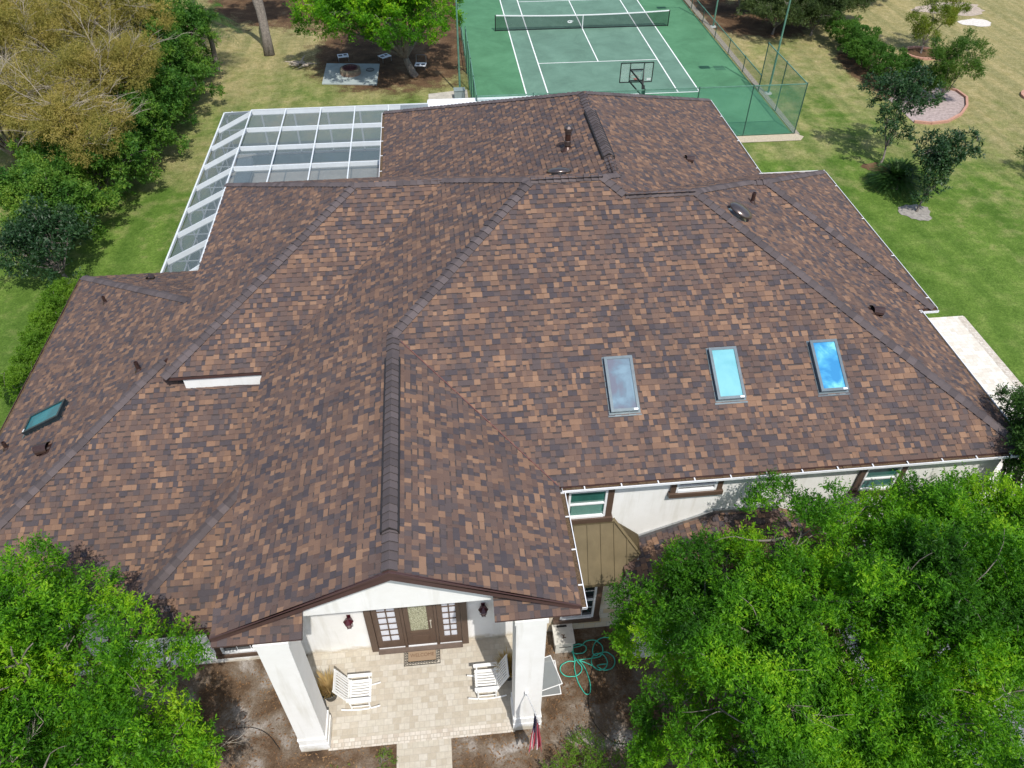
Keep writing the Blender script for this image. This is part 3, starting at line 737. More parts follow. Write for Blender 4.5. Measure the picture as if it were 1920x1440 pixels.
lx(0,-6.4,6.4,.07); ly(-6.4,-4.115,4.115,.07); ly(6.4,-4.115,4.115,.07); ly(-11.885,-5.485,5.485,.1); ly(11.885,-5.485,5.485,.1); lx(0,-11.9,-11.7,.06)
o = b.build('court_lines'); setp(o, 'white painted lines of the tennis court', 'court markings', None, 'structure')
# net
net = empty('tennis_net', (0,0,.03), 'black tennis net with white top band across the green court', 'tennis net')
for x in (-6.45, 6.45):
    b = MB(); b.mat(M['black']); b.tube([(x,0,.0),(x,0,1.10)], .04, 8); b.tube([(x,0,1.10),(x,0,1.13)], .05, 8); b.build('net_post', net)
def nz(x): return .95+.14*(x/6.4)**2
b = MB(); b.mat(M['net']); n = 24
for i in range(n):
    a = -6.4+12.8*i/n; c = -6.4+12.8*(i+1)/n; b.face([(a,0,.07),(c,0,.07),(c,0,nz(c)),(a,0,nz(a))])
b.mat(M['black']); b.beam((-6.4,0,.08),(6.4,0,.08),.03,.05)
for i in range(80):
    a = -6.4+12.8*i/80; 
b.build('mesh', net)
b = MB(); b.mat(M['white'])
for i in range(n):
    a = -6.4+12.8*i/n; c = -6.4+12.8*(i+1)/n; b.beam((a,-.0,nz(a)+.03),(c,0,nz(c)+.03),.03,.075)
b.beam((0,-.012,.05),(0,-.012,.95),.05,.01)
b.build('top_band', net)
b = MB(); b.mat(M['white'])
for k in range(10):
    a0 = R(30+k*30); a1 = R(30+(k+1)*30)
    b.poly([(-.95+.20*math.cos(a0),-.02,.55+.10*math.sin(a0)),(-.95+.20*math.cos(a1),-.02,.55+.10*math.sin(a1)),(-.95+.12*math.cos(a1),-.02,.56+.045*math.sin(a1)),(-.95+.12*math.cos(a0),-.02,.56+.045*math.sin(a0))],[(0,1,2,3)])
b.face([(-.98,-.021,.53),(-.72,-.021,.57),(-.72,-.021,.61),(-.98,-.021,.56)])
o = b.build('emblem', net)
# fences
def fence(pts, h, name, label, step=2.9, rad=.032, mat='chain', post='dkgreen_metal', midrail=False, basez=0.0):
    r = empty(name, (*pts[0], basez), label, 'fence')
    m = MB(); m.mat(M[mat]); rl = MB(); rl.mat(M['green_metal']); ps = []
    for a, c in zip(pts[:-1], pts[1:]):
        a = Vector((*a, 0)); c = Vector((*c, 0)); L = (c-a).length; n = max(1, round(L/step))
        m.face([a+Vector((0,0,.04)), c+Vector((0,0,.04)), c+Vector((0,0,h)), a+Vector((0,0,h))])
        rl.beam(a+Vector((0,0,h)), c+Vector((0,0,h)), .045, .045)
        rl.beam(a+Vector((0,0,.06)), c+Vector((0,0,.06)), .012, .012)
        for i in range(n+1):
            p = a+(c-a)*i/n
            if not ps or min((q-p).length for q in ps) > .3: ps.append(p)
    rl.build('top_rail', r); m.build('wire_mesh', r)
    for p in ps:
        q = MB(); q.mat(M[post]); q.tube([p, p+Vector((0,0,h+.03))], rad, 8); q.lathe(p+Vector((0,0,h+.03)), [(rad*1.2,-.02),(rad*1.2,.02),(0,.06)], 8); q.build('post', r)
    return r
fence([(-9.0,-7.6),(-9.0,-18.1),(9.32,-18.1),(9.32,-11.9)], 2.9, 'tall_fence', 'tall green chain link fence round the near corners of the court', 2.93)
fence([(9.25,-12.1),(9.25,3.6),(9.25,22)], 1.0, 'low_fence', 'low chain link fence along the right side of the court', 3.0, .03, 'chain_grey')
fence([(-9.0,-7.4),(-9.0,22)], 1.0, 'low_fence', 'low chain link fence along the left side of the court', 3.0, .03, 'chain_grey')
# court light poles
def pole(x, y, h, arm, label, grp='court light poles'):
    r = empty('light_pole', (x,y,0), label, 'light pole', grp)
    b = MB(); b.mat(M['green_metal']); b.tube([(x,y,0),(x,y,h*.5),(x,y,h)], [.065,.055,.045], 10); b.build('pole', r)
    b = MB(); b.mat(M['green_metal']); b.tube([(x,y,h-.1),(x+arm,y,h)], .03, 8); b.build('arm', r)
    b = MB(); b.mat(M['dkgreen_metal']); b.box(x+arm-.35, x+arm+.35, y-.2, y+.2, h-.05, h+.12); b.build('lamp_head', r)
    b = MB(); b.mat(M['concrete']); b.lathe((x,y,0), [(.0,.06),(.2,.06),(.24,0),(.24,-.05)], 12); b.build('footing', r)
pole(9.77,-12.46,7.6,-1.4,'tall green light pole beside the near right corner of the court')
pole(9.83,-.36,7.6,-1.4,'thin green light pole behind the low fence, far right of the court')
pole(-9.62,-10.9,7.6,1.2,'thin green light pole on the slab left of the court')
# basketball hoop
hp = empty('basketball_hoop', (.12,-17.95,.03), 'black basketball hoop with clear framed backboard behind the house roof', 'basketball hoop')
b = MB(); b.mat(M['black']); b.beam((.12,-17.95,0),(.12,-17.95,2.75),.16,.16); b.beam((.12,-17.95,2.70),(.10,-17.85,3.05),.15,.15,(0,1,0)); b.build('pole', hp)
b = MB(); b.mat(M['black'])
for dx in (-.38,.38): b.beam((.10,-17.85,3.05),(-.12+dx*1.0,-17.03,3.62),.05,.07); b.beam((.12,-17.9,2.45),(-.12+dx,-17.03,2.98),.05,.06)
b.beam((-.5,-17.04,3.6),(.26,-17.04,3.6),.06,.05); b.beam((-.5,-17.04,3.0),(.26,-17.04,3.0),.06,.05)
b.beam((-.5,-17.04,2.92),(-.5,-17.04,3.95),.04,.04); b.beam((.26,-17.04,2.92),(.26,-17.04,3.95),.04,.04); b.build('bracket', hp)
b = MB(); b.mat(M['black']); X0, X1, Z0, Z1, Y = -1.02, .78, 2.90, 3.95, -17.0
for a, c in (((X0,Y,Z0),(X1,Y,Z0)), ((X0,Y,Z1),(X1,Y,Z1)), ((X0,Y,Z0),(X0,Y,Z1)), ((X1,Y,Z0),(X1,Y,Z1))): b.beam(a, c, .045, .045)
bk = b.build('backboard', hp)
b = MB(); b.mat(screen_mat('clear_backboard', (.55,.62,.60), .12, .1)); b.box(X0+.02, X1-.02, Y-.006, Y+.006, Z0+.02, Z1-.02); b.build('clear_panel', bk)
b = MB(); b.mat(M['white'])
for a, c in (((-.42,Y+.012,3.1),(-.42,Y+.012,3.5)), ((.18,Y+.012,3.1),(.18,Y+.012,3.5)), ((-.42,Y+.012,3.5),(.18,Y+.012,3.5))): b.beam(a, c, .01, .045)
b.build('marking', bk); b = MB(); b.mat(M['white'])
b.face([(.50,Y-.008,3.06),(.72,Y-.008,3.06),(.72,Y-.008,3.10),(.50,Y-.008,3.10)]); b.face([(.48,Y-.008,2.99),(.72,Y-.008,3.0),(.70,Y-.008,3.045),(.50,Y-.008,3.04)])
b.build('emblem', bk)
b = MB(); b.mat(vary('orange_rim', (.35,.06,.02), .1, 9, .5)); b.tube([(-.12+.23*math.cos(2*math.pi*k/20), -16.65+.23*math.sin(2*math.pi*k/20), 3.05) for k in range(21)], .012, 6); b.box(-.2,-.04,-16.98,-16.86,3.0,3.07); b.build('rim', hp)
# gravel strip, slab, utility box
g = sheet('gravel_strip', [(.5,-18.15),(9.45,-18.12),(9.75,-18.5),(9.4,-18.95),(.5,-18.9)], .01, vary('pale_gravel', (.55,.47,.34), .45, 30, .95, .8, bdist=.04)); setp(g,'pale gravel strip along the near edge of the court','gravel')
g = sheet('leaf_litter', [(9.3,-18.2),(9.3,6),(9.75,6),(9.65,-18.2)], .0, vary('fence_litter', (.28,.25,.20), .6, 12, .95)); setp(g,'grey sand and dead leaves along the right court fence','leaf litter')
g = sheet('concrete_slab', [(-11.65,-18.5),(-9.1,-18.5),(-9.15,-10.2),(-11.6,-10.7)], .03, vary('stained_concrete', (.42,.39,.33), .3, 2.2, .9), thick=.08); setp(g,'stained pale concrete slab beside the court','slab')
b = MB(); b.mat(vary('grey_box', (.22,.27,.27), .1, 5, .5)); b.box(-10.0,-9.35,-11.7,-11.25,.03,.55); b.box(-10.03,-9.32,-11.73,-11.22,.55,.59); o = b.build('utility_box'); setp(o,'low grey green utility box at the foot of the left light pole','utility box')
# white patio roof behind the house
pr = empty('patio_roof', (-8.5,-23,0), 'flat white patio roof projecting behind the house towards the court', 'patio cover')
b = MB(); b.mat(M['white']); b.box(-11.52,-5.5,-27.2,-17.75,2.5,2.62); b.box(-11.62,-5.43,-17.85,-17.7,2.46,2.65); b.box(-11.64,-11.52,-27.2,-17.85,2.46,2.65); b.build('roof_panel', pr)
for x in (-11.45,-8.5,-5.6):
    b = MB(); b.mat(M['white']); b.beam((x,-18.0,.02),(x,-18.0,2.5),.1,.1); b.build('post', pr)
# ------------------------------------------------------------------ pool cage
M['cage'] = vary('cage_aluminium', (.64,.68,.70), .05, 3, .4)
cg = empty('pool_cage', (-18,-26,0), 'white framed screened pool enclosure with mansard edge left behind the house', 'pool enclosure')
XE, XT, ZE, ZT = -22.3, -20.42, 2.42, 3.32; YE, YT = -17.9, -19.85
ys = [YT-1.95*k for k in range(8)]            # roof beams
xs = [-20.42,-18.72,-16.97,-15.27,-13.6]
def cb_(name, segs, w=.06, h=.2, mat='cage', drop=True):
    b = MB(); b.mat(M[mat])
    for a, c in segs:
        a = Vector(a); c = Vector(c); o = Vector((0,0,-h/2 if drop else 0)); b.beam(a+o, c+o, w, h)
    return b.build(name, cg)
for y in ys:
    if y > -33.5: cb_('roof_beam', [((XT,y,ZT),(-13.0,y,ZT))], .06, .23)
    cb_('sloped_beam', [((XE,y,ZE),(XT,y,ZT))], .06, .23)
cb_('roof_beam', [((-13.0,YT,ZT),(-11.6,YT,ZT))], .06, .23)
for x in xs: cb_('purlin', [((x,YT,ZT+.052),(x,-33.2,ZT+.052))], .055, .05)
cb_('eave_rail', [((XE,YE,ZE+.03),(XE,-33.75,ZE+.03))], .07, .12); cb_('eave_rail', [((XE,YE,ZE+.03),(-11.6,YE,ZE+.03))], .07, .12)
cb_('eave_rail', [((-13.6,YE-1.1,ZE+.55),(-11.6,YE-1.1,ZE+.55)), ((XT,YT,ZT+.06),(-11.6,YT,ZT+.06))], .05, .05)
cb_('hip_beam', [((XE,YE,ZE),(XT,YT,ZT))], .06, .12)
cb_('sloped_beam', [((-13.6,YE,ZE),(-13.6,YT,ZT)), ((-12.9,YE,ZE+.02),(-11.7,YT,ZT))], .05, .08)
cb_('end_beam', [((XE,-33.75,ZE),(XT,-33.3,ZT))], .06, .1); cb_('end_beam', [((XE,-33.8,ZE),(-18.4,-33.8,ZE))], .06, .1)
for y in ys[:7]: cb_('tie_rod', [((XE,y,ZE-.04),(XE+1.75,y-.02,ZE-.04))], .03, .035)
for y in [YE]+ys[:-1]+[-33.6]:
    cb_('wall_post', [((XE,y,0),(XE,y,ZE))], .05, .09, drop=False)
    cb_('knee_brace', [((XE+.03,y,ZE-.55),(XE+.12,y,ZE-.22)),((XE+.12,y,ZE-.22),(XE+.42,y,ZE+.06))], .05, .06, drop=False)
for x in xs[:]+[-11.65]: cb_('wall_post', [((x,YE,0),(x,YE,ZE))], .09, .05, drop=False)
cb_('kick_rail', [((XE,YE,.06),(XE,-33.7,.06)), ((XE,YE,.06),(-11.6,YE,.06)), ((XE,YE,.95),(XE,-33.7,.95))], .05, .06, drop=False)
b = MB(); b.mat(M['screen']); e = .006
zq = ZT-.20; ze_ = ZE-.20; b.face([(XT,YT,zq),(-13.0,YT,zq),(-13.0,-33.2,zq),(XT,-33.2,zq)]); b.face([(XE,YT,ze_),(XT,YT,zq),(XT,-33.4,zq),(XE,-33.7,ze_)])
b.face([(XE,YE,ZE),(XT,YT,ZT),(XE,YT,ZE)]); b.face([(XE,YE,ZE),(-11.6,YE,ZE),(-11.6,YT,ZT),(XT,YT,ZT)])
b.face([(XE,YE,0),(XE,-33.7,0),(XE,-33.7,ZE),(XE,YE,ZE)]); b.face([(XE,YE,0),(-11.6,YE,0),(-11.6,YE,ZE),(XE,YE,ZE)])
b.face([(-13.0,YT,ZT),(-11.6,YT,ZT),(-11.6,-27.4,ZT),(-13.0,-27.4,ZT)])
b.build('screen_panel', cg)
pd = sheet('pool_deck', [(-22.4,-34),(-11.5,-34),(-11.5,-17.8),(-22.4,-17.8)], .02, vary('pool_deck_concrete', (.50,.47,.41), .16, 1.4, .9), thick=.06); setp(pd,'beige concrete deck inside the pool enclosure','pool deck')
t = NT('pool_water'); t.base((.030,.075,.085)).set(.05,.5); t.bump(t.noise(3,3),.15,.03)
pw = sheet('pool_water', [(-21.4,-19.1),(-12.2,-19.1),(-12.2,-18.0),(-21.4,-18.0)], .024, t.m); setp(pw,'dark teal pool water under the screens','water')
b = MB(); b.mat(vary('sling_fabric', (.10,.15,.18), .15, 5, .7))
lg = empty('chaise_lounge', (-21.2,-20.8,.02), 'grey blue chaise lounge on the deck inside the pool enclosure', 'chaise lounge')
b.poly([(-21.75,-21.6,.36),(-20.95,-21.6,.36),(-20.95,-20.5,.36),(-21.75,-20.5,.36),(-20.95,-19.9,.82),(-21.75,-19.9,.82)], [(0,1,2,3),(3,2,4,5)]); b.build('sling', lg)
b = MB(); b.mat(M['steel'])
for x in (-21.77,-20.93):
    b.tube([(x,-21.6,.36),(x,-20.5,.36),(x,-19.9,.82)],.02,6)
    for y in (-21.5,-20.4): b.tube([(x,y,.02),(x,y,.36)],.018,6)
b.build('frame', lg)
# ------------------------------------------------------------------ porch and walk
sf = sheet('porch_floor', [(-15.75,-47.6),(-9.62,-47.6),(-9.62,-49.98),(-15.75,-49.98)], .004, M['paver'], thick=.1); setp(sf,'beige paver floor of the entry porch','paving')
sf = sheet('porch_border', [(-15.0,-49.98),(-10.3,-49.98),(-10.3,-50.24),(-15.0,-50.24)], .002, M['border'], thick=.1); setp(sf,'soldier course border along the porch edge','paving')
sf = sheet('walkway', [(-13.3,-50.24),(-11.93,-50.24),(-11.93,-62),(-13.3,-62)], -.002, M['paver'], thick=.1); setp(sf,'straight beige paver walk leading away from the porch','walkway')
sf = sheet('patio', [(1.9,-35.15),(10.13,-35.15),(10.13,-46.5),(1.9,-46.5)], .02, M['paver2'], thick=.08); setp(sf,'pale paver patio along the right side of the house','patio')
sf = sheet('patio_border', [(9.85,-35.2),(10.16,-35.2),(10.16,-46.5),(9.85,-46.5)], .026, M['edging'] if False else M['border']); setp(sf,'soldier course edge of the pale patio','patio edge')
sf = sheet('driveway', [(-4.6,-53),(12,-53),(12,-47.5),(2.4,-46.6),(-.9,-47.2),(-.9,-50.6),(-4.6,-50.6)], -.004, vary('grey_paving', (.19,.20,.22), .15, 3, .9)); setp(sf,'grey paving glimpsed under the right hand trees','paving')
# doormat
dm = empty('doormat', (-12.62,-47.95,.004), 'tan WELCOME doormat with black scroll border in front of the door', 'doormat')
b = MB(); b.mat(vary('coir', (.30,.215,.14), .15, 60, .95)); b.box(-13.0,-12.25,-48.11,-47.78,.006,.020); b.build('mat', dm)
b = MB(); b.mat(vary('black_rubber', (.018,.016,.014), .3, 9, .7))
X0,X1,Y0,Y1 = -13.12,-12.13,-48.22,-47.67
for a in ((X0,X1,Y0,Y0+.018),(X0,X1,Y1-.018,Y1),(X0,X0+.018,Y0,Y1),(X1-.018,X1,Y0,Y1),(X0+.1,X1-.1,Y0+.10,Y0+.115),(X0+.1,X1-.1,Y1-.115,Y1-.10),(X0+.1,X0+.115,Y0+.1,Y1-.1),(X1-.115,X1-.1,Y0+.1,Y1-.1)):
    b.box(*a,.006,.020)
def scroll(cx, cy, r): b.tube([(cx+r*math.cos(t*1.0)*(1-t/9), cy+r*math.sin(t*1.0)*(1-t/9), .014) for t in [k*.7 for k in range(10)]], .010, 4)
k = X0+.06
while k < X1-.04: scroll(k, Y0+.06, .034); scroll(k, Y1-.06, .034); k += .075
k = Y0+.13
while k < Y1-.1: scroll(X0+.06, k, .034); scroll(X1-.06, k, .034); k += .075
b.build('border', dm)
cu = bpy.data.curves.new('welcome_lettering', 'FONT'); cu.body = 'WELCOME'; cu.size = .135; cu.align_x = 'CENTER'; cu.align_y = 'CENTER'; cu.extrude = .0015
to = bpy.data.objects.new('tmp', cu); COL.objects.link(to); bpy.context.view_layer.update()
me = bpy.data.meshes.new_from_object(to.evaluated_get(bpy.context.evaluated_depsgraph_get())); bpy.data.objects.remove(to)
me.materials.clear(); me.materials.append(vary('mat_lettering', (.15,.085,.05), .2, 40, .95)); o = link('lettering', me, dm); o.location = (0,.01,.0185)
# rocking chairs
WP = vary('white_painted_wood', (.80,.80,.78), .04, 6, .5)
def rocking_chair(x, y, rz, label):
    r = empty('rocking_chair', (x,y,.004), label, 'rocking chair', 'white rocking chairs on the porch')
    T = Matrix.Translation((x,y,.004)) @ Matrix.Rotation(rz,4,'Z')
    def mk(): b = MB(); b.mat(WP); return b
    def P(*p): return T @ Vector(p)
    for sx in (-.31,.31):
        b = mk(); b.tube([P(sx, -.50+k*.1, .025+.11*((k-4.6)/5)**2) for k in range(11)], .021, 6); b.build('rocker', r)
        for a, c, n in ((P(sx,.24,.05),P(sx,.24,.60),'leg'), (P(sx,-.22,.05),P(sx,-.24,.42),'leg')):
            b = mk(); b.tube([a, c], .021, 6); b.build(n, r)
        b = mk(); b.beam(P(sx*1.04,-.30,.63), P(sx*1.04,.32,.62), .085, .026); b.build('armrest', r)
        b = mk(); b.tube([P(sx,.24,.22), P(sx,-.22,.22)], .013, 6); b.build('stretcher', r)
    b = mk(); b.tube([P(-.31,.24,.24), P(.31,.24,.24)], .013, 6); b.build('stretcher', r)
    st = mk()
    for k in range(8):
        q = -.25+k*.0714; st.beam(P(q,-.25,.405), P(q,.03,.392), .047, .018); st.beam(P(q,.03,.392), P(q,.30,.425), .047, .018)
    st.beam(P(-.30,.27,.41),P(.30,.27,.41),.045,.03); st.beam(P(-.30,-.24,.385),P(.30,-.24,.385),.04,.03)
    st.beam(P(-.29,-.24,.385),P(-.29,.30,.41),.03,.04); st.beam(P(.29,-.24,.385),P(.29,.30,.41),.03,.04); st.build('seat', r)
    bk = mk(); a0 = Vector((0,-.25,.42)); up = Vector((0,-.34,.80)).normalized()
    for sx in (-.28,.28): bk.beam(P(sx,*(a0-up*.05)[1:]), P(sx,*(a0+up*.80)[1:]), .042, .03, up=(T.to_3x3()@Vector((0,1,0))))
    for k in range(7): sx = -.21+k*.07; bk.beam(P(sx,*(a0+up*.08)[1:]), P(sx,*(a0+up*.70)[1:]), .04, .014, up=(T.to_3x3()@Vector((0,1,0))))
    bk.beam(P(-.27,*(a0+up*.74)[1:]), P(.27,*(a0+up*.74)[1:]), .02, .10, up=(T.to_3x3()@up)); bk.beam(P(-.27,*(a0+up*.06)[1:]), P(.27,*(a0+up*.06)[1:]), .02, .05, up=(T.to_3x3()@up))
    bk.build('backrest', r); return r
rocking_chair(-14.22,-48.98,R(-90),'white rocking chair on the left of the porch, facing right')
rocking_chair(-10.93,-49.02,R(90),'white rocking chair on the right of the porch, facing left by the flag pillar')
# planters with dry grass
def planter(x, y, label, rt):
    r = empty('planter', (x,y,.004), label, 'planter', 'potted dry grasses behind the rocking chairs')
    b = MB(); b.mat(vary('dark_pot', (.035,.035,.03), .2, 6, .5)); b.lathe((x,y,.004), [(0,0),(.15,0),(.20,.30),(.235,.33),(.235,.37),(.20,.37),(.19,.30),(0,.30)], 20); b.build('pot', r, True)
    n = 420; V = np.zeros((n,4,3)); a = RNG.uniform(0,2*np.pi,n); rr = RNG.uniform(0,.14,n); L = RNG.uniform(.35,.75,n); sp = RNG.uniform(.1,.75,n)
    b0 = np.stack([x+rr*np.cos(a), y+rr*np.sin(a), np.full(n,.30)],1); d = np.stack([np.cos(a)*sp, np.sin(a)*sp, np.ones(n)],1); d /= np.linalg.norm(d,axis=1)[:,None]
    s = np.stack([-np.sin(a), np.cos(a), np.zeros(n)],1)*.006
    m = b0+d*L[:,None]*.6; tip = b0+d*L[:,None]; tip[:,2] -= sp*L*.25
    V[:,0] = b0-s; V[:,1] = m-s*1.2; V[:,2] = tip; V[:,3] = m+s*1.2
    quads_obj('dry_grass', V.reshape(-1,3), leaf_mat('dry_grass_'+rt, [(0,(.30,.19,.08)),(.5,(.46,.32,.15)),(1,(.58,.45,.24))], .2, .8, .2), r)
planter(-15.02,-48.85,'tan dry grass in a dark pot beside the left pillar','a'); planter(-10.32,-48.75,'dry grass in a dark pot behind the right pillar','b')
# flag
fg = empty('flag', (-10.04,-50.21,2.1), 'furled stars and stripes flag on a white pole at the right pillar', 'flag')
b = MB(); b.mat(M['white']); b.lathe((-10.04,-50.22,2.1),[(0,-.05),(.04,-.05),(.04,.05),(0,.05)],8); A = Vector((-10.04,-50.21,2.1)); B = Vector((-9.90,-51.30,2.95)); b.tube([A, B], .014, 8); b.lathe(B, [(0,-.02),(.025,0),(0,.03)], 8); b.build('pole', fg)
fr_ = MB(); red = vary('flag_red', (.62,.09,.14), .15, 12, .8); wht = vary('flag_white', (.78,.74,.74), .06, 12, .8); blu = vary('flag_blue', (.05,.05,.16), .15, 12, .8)
nx, nt = 52, 26; P = {}
for j in range(nt+1):
    t = j/nt
    for i in range(nx+1):
        s_ = i/nx; wdt = .07+.20*min(1, t*1.6)**.8; fold = math.sin(s_*math.pi*7+t*1.3)*(.035+.035*t)
        top = A.lerp(B, .62+.36*s_)
        P[i,j] = Vector((top.x*(1-t)+(-9.93+(s_-.5)*wdt*1.3)*t + fold*.5, top.y*(1-t)+(-51.08-.10*math.cos(s_*6))*t + fold, (top.z-.03)*(1-t) + (.95+.12*math.sin(s_*9))*t))
for j in range(nt):
    for i in range(nx):
        st = int(i*13/nx)
        if j < nt*.42 and st < 7:
            fr_.mat(wht if (i*7+j*5) % 6 == 0 and j % 2 else blu)
        else: fr_.mat(red if st % 2 == 0 else wht)
        fr_.face([P[i,j], P[i+1,j], P[i+1,j+1], P[i,j+1]])
fr_.build('cloth', fg, True)
# equipment box, screens, hoses
eb = MB(); eb.mat(vary('beige_box', (.60,.58,.52), .12, 5, .7)); eb.box(-8.98,-8.50,-48.25,-47.72,-.02,.52); eb.box(-9.02,-8.46,-48.29,-47.70,.52,.57)
eb.mat(M['black']); eb.box(-8.88,-8.56,-48.262,-48.24,.30,.325); eb.box(-8.9,-8.62,-47.8,-47.74,.565,.575); eb.mat(vary('latch_brown',(.12,.06,.03),.2,9,.7)); eb.beam((-8.78,-48.14,.578),(-8.72,-48.02,.578),.02,.014); eb.beam((-8.76,-48.10,.58),(-8.69,-48.12,.58),.02,.012); eb.beam((-8.80,-48.02,.58),(-8.73,-48.05,.58),.02,.012)
o = eb.build('equipment_box'); setp(o, 'small cream utility box against the limestone wall by the porch', 'utility box')
def wscreen(cx, cy, w, h, a, z, label, tilt=0):
    r = empty('window_screen', (cx,cy,z), label, 'window screen', 'loose window screens leaning behind the pillar')
    T = Matrix.Translation((cx,cy,z)) @ Matrix.Rotation(a,4,'Z') @ Matrix.Rotation(tilt,4,'X')
    b = MB(); b.mat(M['white']); k = .022
    for q in ((-w/2,w/2,-h/2,-h/2+k),(-w/2,w/2,h/2-k,h/2),(-w/2,-w/2+k,-h/2+k,h/2-k),(w/2-k,w/2,-h/2+k,h/2-k)): b.box(*q,-.006,.010,T)
    b.build('frame', r); b = MB(); b.mat(screen_mat('insect_mesh', (.30,.33,.34), .62)); b.face([T@Vector(p) for p in ((-w/2,-h/2,0),(w/2,-h/2,0),(w/2,h/2,0),(-w/2,h/2,0))]); b.build('mesh', r)
wscreen(-9.42,-48.95,.85,.95,R(2),.03,'lower loose window screen lying flat beside the right pillar')
wscreen(-9.40,-48.83,.80,.86,R(14),.06,'upper loose window screen lying skewed on the other')
gh = []
def circ(cx, cy, rx, ry, a0, a1, n=16, rot=0, z=.02):
    o = []
    for k in range(n+1):
        a = R(a0+(a1-a0)*k/n); x = rx*math.cos(a); y = ry*math.sin(a); o.append((cx+x*math.cos(rot)-y*math.sin(rot), cy+x*math.sin(rot)+y*math.cos(rot), z+.015*(k % 3)))
    return o
path = [(-8.42,-47.75,.05),(-8.46,-48.0,.3),(-8.5,-48.3,.05)] + circ(-8.62,-48.75,.30,.22,60,400,18) + circ(-8.32,-48.20,.22,.14,180,520,18) + circ(-7.95,-48.25,.30,.28,150,-60,12) + circ(-8.35,-49.0,.16,.50,80,440,20,.15) + circ(-7.82,-48.62,.22,.24,200,700,26) + circ(-7.66,-48.62,.27,.26,200,500,18) + [(-7.98,-48.35,.03),(-7.85,-48.05,.03),(-7.62,-47.92,.03),(-7.42,-47.95,.03)]
def smooth(path, it=2):
    for _ in range(it):
        q = [path[0]]
        for a, c in zip(path[:-1], path[1:]): a = Vector(a); c = Vector(c); q += [tuple(a*.75+c*.25), tuple(a*.25+c*.75)]
        path = q+[path[-1]]
    return path
b = MB(); b.mat(vary('green_hose', (.05,.46,.34), .1, 6, .4)); b.tube(smooth(path), .015, 5); o = b.build('garden_hose', None, True); setp(o, 'tangled teal green garden hose on the bare soil', 'hose')
b = MB(); b.mat(M['black']); b.tube(smooth([(-8.0,-48.7,.02),(-8.25,-49.3,.02),(-8.35,-49.9,.02),(-8.2,-50.4,.02),(-7.8,-50.85,.02),(-7.2,-50.8,.02),(-6.7,-50.3,.02)]), .009, 5); o = b.build('irrigation_line', None, True); setp(o, 'thin black irrigation tube curving over the soil right of the porch', 'tube')
b = MB(); b.mat(M['black']); b.tube(smooth([(-19,-50.4,.02),(-18,-49.6,.02),(-17.2,-49.4,.02),(-16.6,-49.6,.02),(-16.2,-50.1,.02)]), .009, 5); o = b.build('irrigation_line', None, True); setp(o, 'thin black irrigation tube left of the porch pillar', 'tube')
# fire pit
sf = sheet('concrete_pad', [(-18.3,-5.1),(-14.75,-5.5),(-14.85,-8.95),(-18.35,-8.5)], .04, vary('grey_pad', (.33,.38,.37), .14, 2, .9), thick=.1); setp(sf,'grey concrete pad under the fire pit','concrete pad')
fp = empty('fire_pit', (-16.6,-7.0,.04), 'round brick fire pit on the grey concrete pad', 'fire pit')
for lv in range(3):
    b = MB(); b.mat(vary('pit_brick%d' % lv, (.30-.03*lv,.20,.14), .3, 6, .9))
    for k in range(16):
        a = 2*math.pi*(k+.5*(lv % 2))/16; T = Matrix.Translation((-16.6,-7.0,.04+lv*.12)) @ Matrix.Rotation(a,4,'Z'); b.box(.47,.66,-.12,.12,.0,.115,T)
    b.build('brick_course', fp)
b = MB(); b.mat(vary('rusty_ring', (.10,.04,.045), .3, 6, .7)); b.lathe((-16.6,-7.0,.04), [(.47,.42),(.50,.42),(.50,.38),(.45,.30),(.44,.08),(0,.06)], 24); b.build('liner', fp)
b = MB(); b.mat(M['black']); b.tube([(-15.35+.26*math.cos(a), -6.55+.26*math.sin(a), .07) for a in [2*math.pi*k/20 for k in range(21)]], .02, 6)
for k in range(-3,4): b.beam((-15.35+k*.07,-6.55-.24+abs(k)*.02,.07),(-15.35+k*.07,-6.55+.24-abs(k)*.02,.07),.012,.012)
o = b.build('grill_grate'); setp(o, 'round black grill grate lying on the concrete pad', 'grate')
def lawn_chair(x, y, rz, label, flat=True):
    r = empty('lawn_chair', (x,y,.0), label, 'chair', 'white lawn chairs near the fire pit' if flat else None); T = Matrix.Translation((x,y,0)) @ Matrix.Rotation(rz,4,'Z')
    hz = .30
    b = MB(); b.mat(M['white'])
    for a_ in ((-.36,.36,-.30,-.25),(-.36,.36,.25,.30),(-.36,-.31,-.25,.25),(.31,.36,-.25,.25)): b.box(*a_, hz, hz+.04, T)
    b.build('seat_frame', r)
    b = MB(); b.mat(M['white']); 
    for k in range(5): b.box(-.30,.30,-.24+k*.10,-.17+k*.10,hz+.01,hz+.03,T)
    b.mat(M['black']); b.box(-.30,-.05,-.10,.14,hz+.031,hz+.04,T); b.box(.06,.26,-.02,.2,hz+.031,hz+.04,T); b.build('seat', r)
    for sx in (-.33,.33):
        for sy in (-.27,.27): b = MB(); b.mat(M['steel']); b.box(sx-.015,sx+.015,sy-.015,sy+.015,0,hz,T); b.build('leg', r)
    if not flat:
        b = MB(); b.mat(M['steel']); b.tube([T@Vector(p) for p in ((-.33,-.28,.3),(-.33,-.38,.8),(.33,-.38,.8),(.33,-.28,.3))],.018,6); b.build('backrest', r)
lawn_chair(-17.2,-4.6,R(10),'low white chair behind the left part of the fire pit'); lawn_chair(-14.4,-4.9,R(35),'low white chair lying behind the right corner of the fire pit pad'); lawn_chair(-12.0,-6.6,R(170),'metal framed chair in deep shade by the tree trunk',False)
b = MB(); b.mat(M['twig'])
